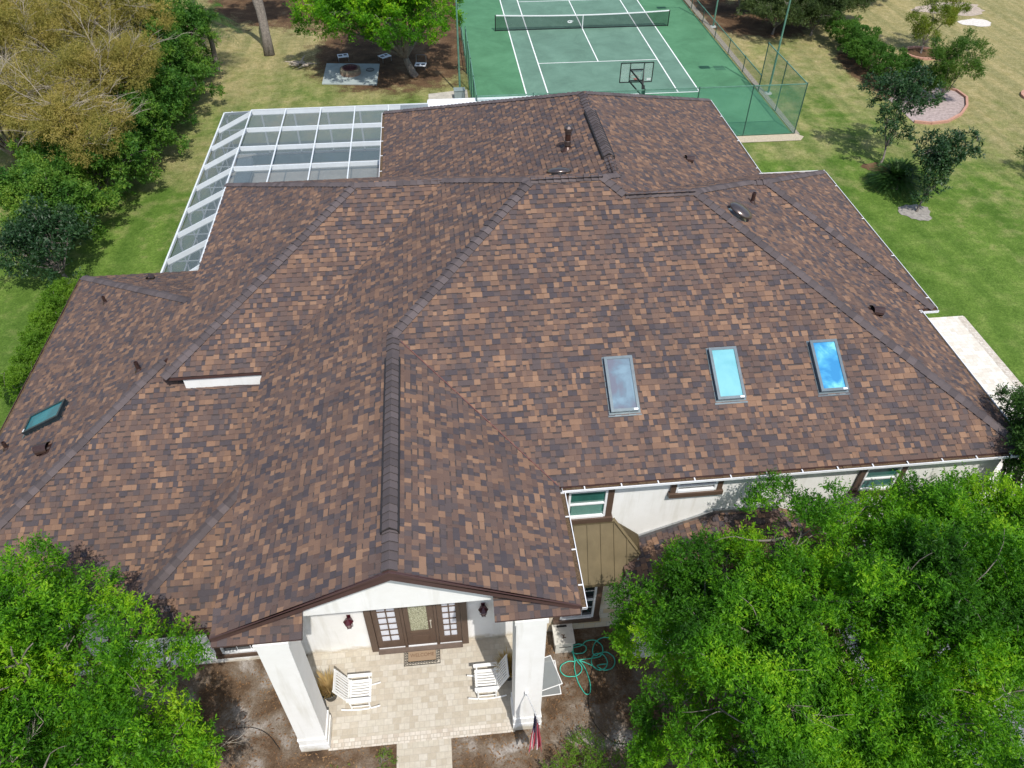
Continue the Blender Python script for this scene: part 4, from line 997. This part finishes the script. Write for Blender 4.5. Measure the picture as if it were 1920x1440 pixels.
for k in range(9):
    a = random.uniform(0, 6.28); c = Vector((-19.9+random.uniform(-.5,.5), -5.2+random.uniform(-.4,.4), .08)); d = Vector((math.cos(a), math.sin(a)*.6, random.uniform(.0,.5))); b.tube([c, c+d*.5, c+d*1.0+Vector((0,0,-.1))], [.09,.06,.02], 6)
o = b.build('driftwood'); setp(o, 'pile of pale gnarled roots left of the fire pit', 'dead wood')
# ring edgings
def edging(pts, label, closed=True, soil=True, mat='edging'):
    b = MB(); b.mat(M[mat]); q = pts+([pts[0]] if closed else [])
    for a, c in zip(q[:-1], q[1:]): b.beam((*a,.04),(*c,.04),.14,.16)
    o = b.build('garden_edging'); setp(o, label, 'edging')
def ringpts(cx, cy, rx, ry, n=26): return [(cx+rx*math.cos(2*math.pi*k/n), cy+ry*math.sin(2*math.pi*k/n)) for k in range(n)]
edging(ringpts(22.8,-6.9,1.15,1.1), 'terracotta edging ring round the yellow green citrus tree')
sheet('tree_bed', ringpts(22.8,-6.9,1.1,1.05), -.004, M['mulch'])
edging(ringpts(26.9,-14.6,1.3,1.1), 'pale edging ring cut by the right edge of the view')
sheet('tree_bed', ringpts(26.9,-14.6,1.25,1.05), -.004, vary('grey_sand', (.42,.38,.35), .3, 6, .95))
bedp = [(17.0,-17.3),(17.9,-17.6),(19.0,-17.45),(20.3,-16.6),(21.3,-15.5),(21.95,-14.3),(21.9,-13.2),(21.3,-12.6)]
edging(bedp, 'curved terracotta edging in front of the hedge bed', False)
sheet('tree_bed', bedp+[(19,-12.5),(17,-14)], -.004, vary('pinkish_sand', (.36,.29,.27), .35, 5, .95))
sheet('tree_bed', blob(12.35,-22.4,.75,.55), -.004, M['mulch']); sheet('tree_bed', blob(12.2,-27.0,.8,.75), -.004, vary('pale_sand', (.27,.25,.22), .35, 6, .95))
sheet('sand_patch', blob(30.0,-1.2,1.3,.8), -.004, vary('white_sand', (.62,.58,.52), .2, 6, .95)); sheet('sand_patch', blob(29.8,2.0,2.8,1.6), -.006, vary('worn_sand', (.40,.33,.26), .35, 4, .95))
sheet('lamp_shadow', [(7.55,-8.6),(8.25,-8.6),(8.25,-7.85),(7.55,-7.85)], .036, vary('lamp_shadow_green', (.04,.13,.07), .2, 4, .9))  # darker green square painted as the cast shadow of the court lamp head
# leaf litter scatter
n = 9000; V = np.zeros((n,4,3)); x = RNG.uniform(-21,-5,n); y = RNG.uniform(-54,-47.9,n); keep = ~((x>-15.8)&(x<-9.6)&(y>-50.25)) & ~((x>-13.35)&(x<-11.9)) ; x, y = x[keep], y[keep]; n = len(x)
a = RNG.uniform(0,6.28,n); L = RNG.uniform(.015,.05,n); V = np.zeros((n,4,3)); dx = np.cos(a)*L; dy = np.sin(a)*L; z = RNG.uniform(.0,.03,n)
V[:,0] = np.stack([x-dx,y-dy,z],1); V[:,1] = np.stack([x-dy*.4,y+dx*.4,z+.01],1); V[:,2] = np.stack([x+dx,y+dy,z+.012],1); V[:,3] = np.stack([x+dy*.4,y-dx*.4,z],1)
o = quads_obj('fallen_leaves', V.reshape(-1,3), leaf_mat('fallen_leaf', [(0,(.07,.035,.02)),(.4,(.17,.09,.045)),(.7,(.26,.16,.08)),(1,(.36,.27,.16))], .05, .8, .2)); setp(o, 'scattered dead leaves on the front soil bed', 'fallen leaves', None, 'stuff')
# ------------------------------------------------------------------ vegetation
LM = {
 'oak': leaf_mat('oak_leaf', [(.10,(.014,.048,.006)),(.30,(.034,.118,.008)),(.44,(.066,.200,.010)),(.56,(.125,.310,.012)),(.72,(.26,.44,.016)),(.95,(.36,.47,.03))], .38),
 'dark': leaf_mat('dark_leaf', [(0,(.016,.042,.010)),(.5,(.038,.092,.018)),(1,(.09,.16,.03))], .25),
 'hedge': leaf_mat('hedge_leaf', [(0,(.025,.07,.012)),(.5,(.060,.150,.020)),(1,(.13,.24,.03))], .3),
 'wood': leaf_mat('thicket_leaf', [(.05,(.022,.065,.014)),(.35,(.045,.130,.020)),(.6,(.110,.220,.030)),(.85,(.24,.33,.045))], .3),
 'gold': leaf_mat('golden_leaf', [(.1,(.125,.145,.028)),(.4,(.255,.225,.055)),(.7,(.37,.29,.085)),(1,(.42,.36,.14))], .3, .7, .2),
 'mag': leaf_mat('magnolia_leaf', [(0,(.009,.026,.009)),(.5,(.022,.062,.018)),(.85,(.055,.115,.030)),(1,(.14,.10,.05))], .12, .5, .35),
 'citrus': leaf_mat('citrus_leaf', [(0,(.06,.11,.012)),(.5,(.14,.19,.020)),(1,(.28,.27,.035))], .3),
 'citrus2': leaf_mat('citrus_dark_leaf', [(0,(.025,.07,.012)),(.5,(.06,.13,.018)),(1,(.13,.20,.03))], .3),
 'palm': leaf_mat('palm_leaf', [(0,(.015,.045,.012)),(.6,(.04,.10,.02)),(.9,(.12,.17,.03)),(1,(.30,.26,.05))], .2),
 'scrub': leaf_mat('scrub_leaf', [(.05,(.022,.040,.015)),(.5,(.060,.092,.026)),(1,(.15,.18,.065))], .25),
 'lime': leaf_mat('lime_leaf', [(0,(.05,.13,.012)),(.5,(.11,.22,.018)),(1,(.20,.32,.03))], .35),
}
def unit(v): return v/np.maximum(np.linalg.norm(v, axis=-1, keepdims=True), 1e-9)
def foliage(blobs, n_spray, leaf=.09, wid=.32, per=12, spray=.42, shell=.55, up=.35, spread=.55, zmin=None, clump=.36, fill=.16):
    """blobs: (cx,cy,cz,rx,ry,rz). Sprays of leaves gathered in clumps on the lumps of the crown, with hollows between"""
    A = np.array([b[:6] for b in blobs], float); area = A[:,3]*A[:,4]+A[:,5]*(A[:,3]+A[:,4])*.5
    ncl = max(len(blobs), int(area.sum()*2.1/(clump*clump)/2.4)); ncl = min(ncl, max(len(blobs), n_spray//7))
    ci = RNG.choice(len(blobs), ncl, p=area/area.sum())
    d = unit(RNG.normal(size=(ncl,3))); d[:,2] = np.where(d[:,2] < -.3, -d[:,2]*.7, d[:,2]); d = unit(d)
    lump = 1+.14*np.sin(d[:,0]*5+A[ci,0]*3)+.12*np.sin(d[:,1]*7+A[ci,1]*2+d[:,2]*4)
    C = A[ci,:3]+d*A[ci,3:6]*(RNG.uniform(.68,1.20,ncl)*lump)[:,None]
    cr = clump*RNG.uniform(.65,1.35,ncl)
    w = cr**2; k = RNG.choice(ncl, n_spray, p=w/w.sum())
    e = unit(RNG.normal(size=(n_spray,3))); e = unit(e+d[k]*.75); rr = RNG.uniform(.35,1.0,n_spray)**.5
    c = C[k]+e*(cr[k]*rr)[:,None]*np.array([1.15,1.15,.85])
    out = unit(e*.9+d[k]*.5)
    nf = int(n_spray*fill)
    bi = RNG.choice(len(blobs), nf, p=area/area.sum()); f = unit(RNG.normal(size=(nf,3)))
    c[:nf] = A[bi,:3]+f*A[bi,3:6]*(RNG.uniform(.3,.85,nf))[:,None]; out[:nf] = f
    ax = unit(out+np.array([0,0,up])+RNG.normal(size=(n_spray,3))*.40)
    L = spray*RNG.uniform(.55,1.25,n_spray)
    t = (np.arange(per)+.5)/per
    base = c[:,None,:]+ax[:,None,:]*(L[:,None]*t[None,:]-L[:,None]*.5)[:,:,None]
    side = unit(np.cross(ax[:,None,:], RNG.normal(size=(n_spray,per,3))))
    ld = unit(ax[:,None,:]*(1-spread)+side*spread*1.15+RNG.normal(size=(n_spray,per,3))*.18+np.array([0,0,-.10]))
    ll = leaf*RNG.uniform(.65,1.25,(n_spray,per))*(1-.25*t[None,:])
    nn = unit(np.cross(ld, unit(RNG.normal(size=(n_spray,per,3))*.75+np.array([0,0,1.0]))))
    tip = base+ld*ll[:,:,None]; mid = base+ld*ll[:,:,None]*.48
    hw = ll*wid*.5
    V = np.stack([base, mid+nn*hw[:,:,None], tip, mid-nn*hw[:,:,None]], 2).reshape(-1,4,3)
    if zmin is not None: V = V[V[:,:,2].min(1) > zmin]
    return V.reshape(-1,3), c-ax*L[:,None]*.5, c+ax*L[:,None]*.4
def limb(b, p, q, r0, r1, bend=.15, n=6, sides=6):
    p = Vector(p); q = Vector(q); L = (q-p).length; o = Vector((random.uniform(-1,1), random.uniform(-1,1), random.uniform(0,1)))*L*bend
    pts = [p.lerp(q, i/n)+o*math.sin(math.pi*i/n)+Vector((random.uniform(-1,1),random.uniform(-1,1),0))*L*.012 for i in range(n+1)]
    b.tube(pts, [r0+(r1-r0)*i/n for i in range(n+1)], sides); return pts
def tree(name, base, blobs, label, cat, leafmat, n_spray, leaf=.09, wid=.32, per=12, spray=.42, trunk_r=.14, fork=.35, group=None, twigs=120, twig_len=1.0, shell=.55, up=.35, barkm='bark', lean=(0,0), zmin=None, crownname='crown', stems=1, clump=.36, fill=.16):
    r = empty(name, base, label, cat, group)
    V, s0, s1 = foliage(blobs, n_spray, leaf, wid, per, spray, shell, up, zmin=zmin, clump=clump, fill=fill)
    quads_obj(crownname, V, LM[leafmat], r)
    b = MB(); b.mat(M[barkm]); base = Vector(base)
    zc = min(q[2]-q[5]*.5 for q in blobs); zf_ = max(base.z+.25, base.z+(zc-base.z)*fork+.2)
    cx = sum(q[0] for q in blobs)/len(blobs); cy = sum(q[1] for q in blobs)/len(blobs)
    tips = []
    fk = []
    for s in range(stems):
        bb = base+Vector((random.uniform(-.15,.15), random.uniform(-.15,.15), -.05)) if stems > 1 else base+Vector((0,0,-.05))
        f = Vector((bb.x+(cx-bb.x)*.3+lean[0]+(random.uniform(-.3,.3) if stems > 1 else 0), bb.y+(cy-bb.y)*.3+lean[1], zf_)); fk.append(f)
        limb(b, bb, f, trunk_r*1.2, trunk_r*.8, .06, 6, 10)
    for q in blobs:
        c = Vector(q[:3]); f = min(fk, key=lambda w: (w-c).length); R_ = max(q[3:6])
        pts = limb(b, f, c, trunk_r*.6, trunk_r*.22, .10, 7, 7)
        for k in range(6):
            a = Vector(tuple(unit(RNG.normal(size=3)))); a.z = abs(a.z)*.8; e = c+Vector((a.x*q[3], a.y*q[4], a.z*q[5]))*.8
            p2 = limb(b, pts[random.choice((4,5,6,7))], e, trunk_r*.22, trunk_r*.06, .12, 5, 5); tips += p2[2:]
    idx = RNG.choice(len(s0), min(twigs, len(s0)), replace=False)
    T = np.array([tuple(t) for t in tips])
    for i in idx:
        t = s1[i]; j = np.argmin(((T-t)**2).sum(1)); p = Vector(T[j]); e = Vector(t)
        if (e-p).length > 2.2*twig_len: p = e.lerp(p, 2.2*twig_len/(e-p).length)
        limb(b, p, e, .014, .004, .12, 4, 4)
    b.build('trunk', r, True)
    return r
def twiggy(r, blobs, n, mat='twig', rad=.022, ln=1.6, name='bare_branches'):
    b = MB(); b.mat(M[mat])
    for k in range(n):
        q = random.choice(blobs); a = Vector(tuple(unit(RNG.normal(size=3)))); a.z = abs(a.z)+.15; c = Vector(q[:3]); p = c+Vector((a.x*q[3], a.y*q[4], a.z*q[5]))*random.uniform(.2,.7)
        d = Vector((a.x, a.y, a.z*.6)).normalized(); e = p+d*ln*random.uniform(.6,1.2); pts = limb(b, p, e, rad, rad*.3, .1, 5, 4)
        for m in range(7):
            s = pts[random.choice((1,2,3,4,5))]; dd = (d+Vector((random.uniform(-1,1), random.uniform(-1,1), random.uniform(-.5,.6)))*.75).normalized()
            p3 = limb(b, s, s+dd*ln*random.uniform(.25,.6), rad*.45, rad*.15, .12, 3, 3)
            for _ in range(2):
                dd2 = (dd+Vector((random.uniform(-1,1), random.uniform(-1,1), random.uniform(-.5,.5)))*.7).normalized(); s2 = p3[random.choice((1,2))]; b.tube([s2, s2+dd2*ln*.25], [rad*.22, rad*.1], 3)
    b.build(name, r)
def rblobs(cx, cy, cz, rx, ry, rz, n, k=.42, jz=.8):
    """n lumps spread through an ellipsoid"""
    out = []
    for i in range(n):
        d = unit(RNG.normal(size=3)); d[2] = abs(d[2])*1.0-.25; t = RNG.uniform(.45,.80)
        s = RNG.uniform(.75,1.2)*k; out.append((cx+d[0]*rx*t, cy+d[1]*ry*t, cz+d[2]*rz*t*jz, rx*s, ry*s, rz*s*.85))
    out.append((cx, cy, cz, rx*.55, ry*.55, rz*.55)); return out
# front left tree
BL1 = rblobs(-20.3,-51.1,4.9,3.1,2.4,2.8,18,.38)+[(-17.8,-52.0,3.6,1.3,1.2,1.3),(-20.9,-49.1,5.5,1.5,.9,1.0),(-22.9,-49.3,5.3,1.5,1.0,1.1),(-18.6,-49.8,5.0,1.1,.8,.9),(-19.6,-48.9,4.9,1.0,.7,.8),(-17.9,-49.6,4.0,.9,.6,.8),(-17.4,-51.3,2.6,.8,.8,.9),(-18.1,-53.2,3.0,1.4,1.2,1.3),(-17.8,-51.6,4.2,1.0,1.0,1.0),(-19,-53,5.5,1.6,1.3,1.2)]
t1 = tree('leafy_tree', (-19.4,-51.8,0), BL1, 'bright green leafy tree in front of the left wing', 'tree', 'oak', 15500, .105, .32, 14, .36, .17, .4, 'leafy trees in front of the house', 160, fill=.06, clump=.42)
twiggy(t1, BL1, 6, 'twig', .012, .8)
# front right trees
BR1 = rblobs(-5.0,-51.0,4.8,2.3,2.3,2.8,16,.40)+[(-6.5,-50.3,3.8,1.0,1.0,1.2),(-6.7,-51.3,2.6,.9,1.0,1.0),(-4.3,-49.0,5.8,1.2,.8,1.0),(-5.7,-49.3,4.8,1.0,.8,1.1),(-6.4,-49.4,4.2,.8,.7,.9),(-6.3,-52.3,3.3,1.0,1.0,1.0),(-7.0,-53.0,2.3,.9,1.0,.9)]
t2 = tree('leafy_tree', (-5.2,-51.4,0), BR1, 'bright green leafy tree right of the soil bed, nearest the bay roof', 'tree', 'oak', 13500, .105, .32, 14, .36, .17, .4, 'leafy trees in front of the house', 160, fill=.06, clump=.42)
twiggy(t2, BR1, 6, 'twig', .012, .8)
BR2 = rblobs(-1.7,-51.1,5.2,2.6,2.5,2.9,16,.40)+[(-2.8,-49.0,5.9,1.1,.7,.9),(-1.5,-48.9,5.5,1.1,.6,.9),(-.4,-49.2,5.7,1.0,.7,.9),(.4,-48.6,5.2,.9,.6,.9)]
t3 = tree('leafy_tree', (-1.5,-51.8,0), BR2, 'tallest bright green leafy tree at the lower right corner', 'tree', 'oak', 13500, .105, .32, 14, .36, .17, .4, 'leafy trees in front of the house', 160, fill=.06, clump=.42)
twiggy(t3, BR2, 6, 'twig', .012, .8)
BR3 = rblobs(1.7,-49.5,5.2,2.0,1.8,2.4,13,.42)+[(2.4,-48.2,6.2,1.1,.8,.9)]
t4 = tree('leafy_tree', (1.6,-49.8,0), BR3, 'bright green leafy tree at the right edge below the roof corner', 'tree', 'oak', 9500, .105, .32, 13, .36, .15, .4, 'leafy trees in front of the house', 90, fill=.06, clump=.42)
BR4 = rblobs(-4.0,-53.6,3.4,3.4,1.8,2.2,14,.42)
t5 = tree('leafy_tree', (-4.0,-53.8,0), BR4, 'lower green tree along the bottom right edge', 'tree', 'oak', 11000, .105, .32, 13, .36, .15, .4, 'leafy trees in front of the house', 90, fill=.06, clump=.42)
BR5 = rblobs(3.45,-46.9,6.0,1.45,1.6,2.1,12,.43)+[(2.5,-47.0,6.8,.8,.8,.7),(2.4,-47.9,5.6,.9,.6,.9)]
tree('dark_tree', (3.9,-46.9,0), BR5, 'dark glossy tree overhanging the right corner of the roof', 'tree', 'dark', 6000, .10, .36, 12, .36, .13, .4, None, 60)
# ground shrubs at the front
tree('shrub', (-8.0,-51.8,0), [(-9.0,-51.3,.35,.7,.45,.4),(-8.1,-51.3,.4,.7,.5,.45),(-7.1,-51.6,.4,.7,.5,.45),(-8.5,-52,.4,1.2,.5,.4)], 'bright green low shrub below the flag', 'shrub', 'lime', 1100, .05, .45, 10, .18, .03, .3, None, 20, crownname='foliage')
for i, (x, y) in enumerate(((-13.7,-50.75),(-14.9,-50.8),(-16.0,-51.6))):
    tree('weed', (x,y,0), [(x,y,.06,.22,.16,.07)], ['small bright weed tuft beside the walk','small weed tuft under the left pillar','weed tuft at the bottom edge left of the pillar'][i], 'weed', 'lime', 70, .05, .3, 8, .12, .006, .3, None, 3, crownname='foliage')
# left bright bush along the wing wall, left magnolia
tree('bush', (-25.9,-33.6,0), [(-26.6-.1*math.sin(k),-31.2+k*-.8,.7,.8,.65,.8) for k in range(8)], 'clipped lime green bush along the left wing wall', 'bush', 'lime', 6500, .08, .5, 10, .2, .05, .3, None, 20, crownname='foliage', zmin=.0, clump=.2)
tree('magnolia', (-27.6,-29.2,0), rblobs(-28.2,-28.7,1.9,1.8,1.6,1.8,10,.42)+[(-27.4,-30.0,1.1,.8,.8,.8),(-29.3,-29.2,1.2,.9,.9,.9)], 'dark magnolia beside the left corner of the house', 'tree', 'mag', 1500, .17, .42, 9, .38, .09, .4, None, 50)
# thicket along the left lawn
for i, (x, y, h, rr) in enumerate(((-28.9,-25.2,3.6,1.8),(-28.0,-22.0,4.4,2.0),(-27.4,-18.6,4.2,1.9),(-27.0,-15.0,4.9,2.0),(-26.9,-11.2,4.6,2.0),(-27.3,-7.2,5.4,2.2))):
    lab = ['near end of the green thicket beside the left lawn','second green tree from the near end of the thicket, opposite the cage','third green tree in the thicket by the left lawn','fourth green tree in the thicket, by the far corner of the cage','fifth green tree in the thicket by the left lawn','far end of the green thicket, next to the palm'][i]
    tree('thicket_tree', (x,y,0), rblobs(x,y,h*.5,rr*1.12,rr*1.2,h*.52,12,.48,.9)+[(x+.6,y,1.1,rr*.8,rr*.9,1.1)], lab, 'tree', 'wood', 5200, .17, .42, 10, .40, .10, .3, 'green trees along the left lawn', 25)
# golden thin-leaved trees behind the thicket
for i, (x, y, h, rr) in enumerate(((-28.3,-21.6,5.6,2.4),(-28.2,-16.6,7.0,2.7),(-29.2,-10.6,7.8,2.8),(-32.6,-19.5,6.4,2.8),(-34.0,-11.0,7.4,3.2),(-35.0,-3.5,8.0,3.6),(-39.0,-14.5,6.8,3.6),(-40.5,-5.5,7.5,4.0),(-36.5,4.0,8.5,4.0),(-45,2.5,8,4.2))):
    lab = ['golden brown tree over the near half of the thicket, opposite the cage','golden brown tree leaning over the middle of the thicket','golden brown tree over the far end of the thicket, next to the palm','golden brown tree at the left edge with grey twigs, below the others','golden brown tree at the left edge, middle height','tall golden brown tree near the top edge, second row behind the palm','golden brown tree cut by the left edge','golden brown tree in the upper left corner','golden brown tree at the top edge behind the palms','farthest golden brown tree in the top left corner'][i]
    Bq = rblobs(x,y,h*.60,rr*1.1,rr*1.1,h*.38,14,.44)
    r = tree('golden_tree', (x,y,0), Bq, lab, 'tree', 'gold', 7200, .13, .27, 10, .55, .14, .3, 'golden brown trees on the left', 80, 1.0, .35, barkm='bark')
    twiggy(r, Bq, 20, 'twig', .017, 2.3)
# palm
def palm(x, y, h, label):
    r = empty('palm', (x,y,0), label, 'palm'); b = MB(); b.mat(M['bark']); b.tube([(x,y,-.05),(x+.1,y,h*.5),(x,y,h)], [.2,.16,.15], 10); b.build('trunk', r)
    V = []
    for k in range(26):
        a = 2*math.pi*k/26+random.uniform(-.1,.1); el = random.uniform(-.1,1.1); L = random.uniform(1.9,2.6)
        pts = [Vector((x+math.cos(a)*math.cos(el)*L*s, y+math.sin(a)*math.cos(el)*L*s, h+math.sin(el)*L*s-1.5*s*s)) for s in [q/22 for q in range(23)]]
        for q in range(2, 22):
            d = (pts[q+1]-pts[q]).normalized(); s = d.cross(Vector((0,0,1))).normalized()
            for sg in (-1,1):
                dd = (s*sg*.8+d*.55+Vector((0,0,-.35))).normalized(); ll = .75*math.sin(math.pi*(q+2)/26)+.1; p = pts[q]
                V += [p-d*.02, p+dd*ll*.5+d*.022, p+dd*ll, p+dd*ll*.5-d*.022]
    quads_obj('fronds', np.array([tuple(v) for v in V]), LM['palm'], r)
palm(-25.4,-5.6,3.4,'palm with drooping fronds at the far end of the thicket'); palm(-27.0,-1.5,4.4,'palm in shade behind the nearer palm')
# big back tree over the fire pit
BB1 = rblobs(-14.4,-6.4,4.6,5.0,3.9,2.8,20,.38)+[(-12.4,-9.2,3.2,1.6,1.1,.9),(-17.6,-6.6,3.0,1.8,1.5,1.0),(-10.8,-6.8,3.4,1.5,1.5,1.1),(-15.4,-8.8,3.4,1.6,1.2,.9),(-13.8,-10.2,4.2,1.5,1.0,1.0)]
tree('shade_tree', (-12.4,-7.7,0), BB1, 'big bright green shade tree beside the court and fire pit', 'tree', 'oak', 13500, .19, .38, 11, .48, .22, .35, None, 60, clump=.5)
# double-trunk tall trees at the back, crowns mostly above the view
for i, (bx, by, tx, ty, h, lab) in enumerate(((-22.4,-3.1,-24.6,-1.2,11,'tall grey trunked tree, left stem of the pair on the back lawn'),(-22.1,-3.2,-22.3,-.5,11,'tall grey trunked tree, right stem of the pair on the back lawn'),(-19.5,6.5,-19,7.5,9,'tree in shade at the top edge behind the fire pit'),(-26,10,-26,11,10,'tree at the top edge behind the palm'))):
    r = tree('tall_tree', (bx,by,0), rblobs(tx,ty,h-1,2.6,2.6,1.8,8,.45), lab, 'tree', 'wood', 3000, .20, .4, 10, .5, .2, .75, 'tall trees on the back lawn', 30, lean=((tx-bx)*.5,(ty-by)*.5))
# magnolias, sago, citrus, hedge on the right lawn
tree('magnolia', (12.45,-22.35,0), [(12.4,-21.7,2.5,.9,.8,.8),(13.3,-21.2,3.0,1.1,.9,.8),(12.3,-20.9,3.6,.95,.8,.7),(14.3,-20.9,3.2,.9,.8,.6),(12.9,-22.2,1.8,.6,.6,.6),(14.2,-20.2,3.9,.6,.6,.5)], 'dark magnolia nearest the hedge on the right lawn', 'tree', 'mag', 820, .19, .40, 9, .36, .055, .5, 'young magnolias on the right lawn', 30, clump=.24, fill=.3)
tree('magnolia', (12.25,-27.0,0), [(12.5,-26.5,1.7,.75,.7,.9),(12.2,-26.0,2.8,.75,.7,.7),(13.5,-26.0,2.5,.9,.7,.7),(14.1,-25.8,3.0,.7,.6,.5),(12.9,-26.4,2.2,.7,.7,.7),(12.3,-26.9,.9,.4,.4,.6)], 'dark magnolia behind the sago palm, nearer the house', 'tree', 'mag', 820, .19, .40, 9, .36, .055, .4, 'young magnolias on the right lawn', 30, clump=.24, fill=.3)
def sago(x, y, label):
    r = empty('sago_palm', (x,y,0), label, 'sago palm'); b = MB(); b.mat(M['bark']); b.lathe((x,y,0), [(.3,-.05),(.28,.4),(.15,.5),(0,.52)], 10); b.build('trunk', r); V = []
    for k in range(170):
        a = 2*math.pi*k/170*9.3; el = .0+1.2*(k/170); L = random.uniform(1.3,1.6)
        pts = [Vector((x+math.cos(a)*math.cos(el)*L*s, y+math.sin(a)*math.cos(el)*L*s, .4+math.sin(el)*L*s-.5*s*s)) for s in [q/20 for q in range(21)]]
        for q in range(2, 20):
            d = (pts[q+1]-pts[q]).normalized(); s = d.cross(Vector((0,0,1))).normalized()
            for sg in (-1,1): dd = (s*sg*.85+d*.5+Vector((0,0,.1))).normalized(); ll = .22; p = pts[q]; V += [p-d*.012, p+dd*ll*.5+d*.022, p+dd*ll, p+dd*ll*.5-d*.022]
    quads_obj('fronds', np.array([tuple(v) for v in V]), LM['dark'], r)
sago(12.2,-24.5,'low dark sago palm between the two magnolias')
tree('citrus_tree', (22.8,-6.8,0), [(22.3,-6.2,1.8,.8,.7,.8),(23.5,-6.0,2.2,1.0,.8,.8),(22.9,-5.7,3.0,.9,.8,.7),(24.9,-5.4,2.5,.8,.7,.6),(22.6,-6.6,1.2,.5,.5,.5)], 'yellow green citrus tree in a terracotta ring', 'tree', 'citrus', 2300, .11, .42, 9, .36, .06, .3, 'citrus trees on the back lawn', 25)
tree('citrus_tree', (19.6,-15.2,0), [(19.6,-14.9,1.4,.8,.8,.9),(20.6,-14.6,2.1,1.0,.8,.8),(20.0,-14.3,3.0,.9,.8,.7),(21.6,-14.0,2.5,.7,.7,.6),(19.2,-14.6,2.4,.8,.7,.8)], 'green citrus tree with loose branches behind the curved edging', 'tree', 'citrus2', 2500, .11, .42, 9, .36, .06, .3, 'citrus trees on the back lawn', 25)
hb = [(17.7+.15*math.sin(k*1.3)+max(0,k-6)*.30, -4.6-k*.95, .85, 1.25, .8, .85) for k in range(11)]
tree('hedge', (17.8,-10,0), hb, 'long clipped dark green hedge on the right lawn', 'hedge', 'hedge', 12000, .09, .5, 10, .18, .05, .2, None, 10, crownname='foliage', zmin=0, clump=.22)
for i, (x, y, h, rr) in enumerate(((13.7,-2.3,4.0,2.4),(16.4,-2.8,3.7,2.3),(12.6,2.2,4.4,2.5),(15.9,1.6,5.0,2.8),(19.2,-.2,3.3,2.1),(24.0,4.6,3.2,2.4),(12.2,7.5,4.6,2.5))):
    lab = ['dark scrubby bush crossed by the tall light pole','grey green scrubby bush at the head of the hedge','dark scrubby bush just beyond the low court fence','tallest dark scrubby bush, behind the two near the pole','low scrubby bush above the hedge','low scrubby bush at the top edge by the citrus tree','dark bush at the top edge beside the court'][i]
    Bq = rblobs(x,y,h*.48,rr,rr,h*.5,9,.45)
    r = tree('scrub_bush', (x,y,0), Bq, lab, 'bush', 'scrub', 4200, .15, .36, 10, .45, .08, .2, 'dark scrub beyond the court', 40)
    twiggy(r, Bq, 7, 'twig', .02, 1.2)
tree('bush', (20.3,-24.0,0), rblobs(20.6,-24.0,.8,1.0,1.2,.9,6,.5), 'dark bush cut by the right edge of the view', 'bush', 'dark', 900, .08, .45, 9, .25, .05, .3, None, 10, crownname='foliage')
# ------------------------------------------------------------------ light, sky, camera
el, az = R(58.5), math.atan2(.31,-.95)
sv = Vector((math.sin(az)*math.cos(el), math.cos(az)*math.cos(el), math.sin(el)))
sd = bpy.data.lights.new('sun', 'SUN'); sd.energy = SUN_E; sd.angle = R(.53); sd.color = (1,.955,.89)
so = bpy.data.objects.new('sun', sd); COL.objects.link(so); so.rotation_euler = sv.to_track_quat('Z','Y').to_euler(); so.location = (0,-40,60)
wd = bpy.data.worlds.new('World'); SC.world = wd; wd.use_nodes = True; nt = wd.node_tree
bg = nt.nodes['Background']; sk = nt.nodes.new('ShaderNodeTexSky'); sk.sky_type = 'NISHITA'; sk.sun_disc = False; sk.sun_elevation = el; sk.sun_rotation = az; sk.air_density = 1.0; sk.dust_density = 1.5
nt.links.new(sk.outputs[0], bg.inputs[0]); bg.inputs[1].default_value = SKY_S
cd = bpy.data.cameras.new('camera'); cam = bpy.data.objects.new('camera', cd); COL.objects.link(cam); SC.camera = cam
cd.sensor_fit = 'HORIZONTAL'; cd.sensor_width = 36; cd.lens = 36*1429.926/1920; cd.clip_end = 800; cd.clip_start = .1
yaw, pit, rol = -.107007812, .760438099, .0070856869
cy, sy, cp, sp_ = math.cos(yaw), math.sin(yaw), math.cos(pit), math.sin(pit)
fv = Vector((-sy*cp, cy*cp, -sp_)); rv = Vector((cy, sy, 0)); uv = rv.cross(fv); c_, s_ = math.cos(rol), math.sin(rol)
r2 = rv*c_+uv*s_; u2 = uv*c_-rv*s_
cam.matrix_world = Matrix(((r2.x,u2.x,-fv.x,-11.2938306),(r2.y,u2.y,-fv.y,-58.1674729),(r2.z,u2.z,-fv.z,19.8423098),(0,0,0,1)))
vs = SC.view_settings; vs.view_transform = 'Standard'; vs.look = 'None'; vs.exposure = EXPO; vs.gamma = 1; vs.use_curve_mapping = False
SC.cycles.max_bounces = 6; SC.cycles.transparent_max_bounces = 12; SC.cycles.use_denoising = True
SC.render.use_persistent_data = False
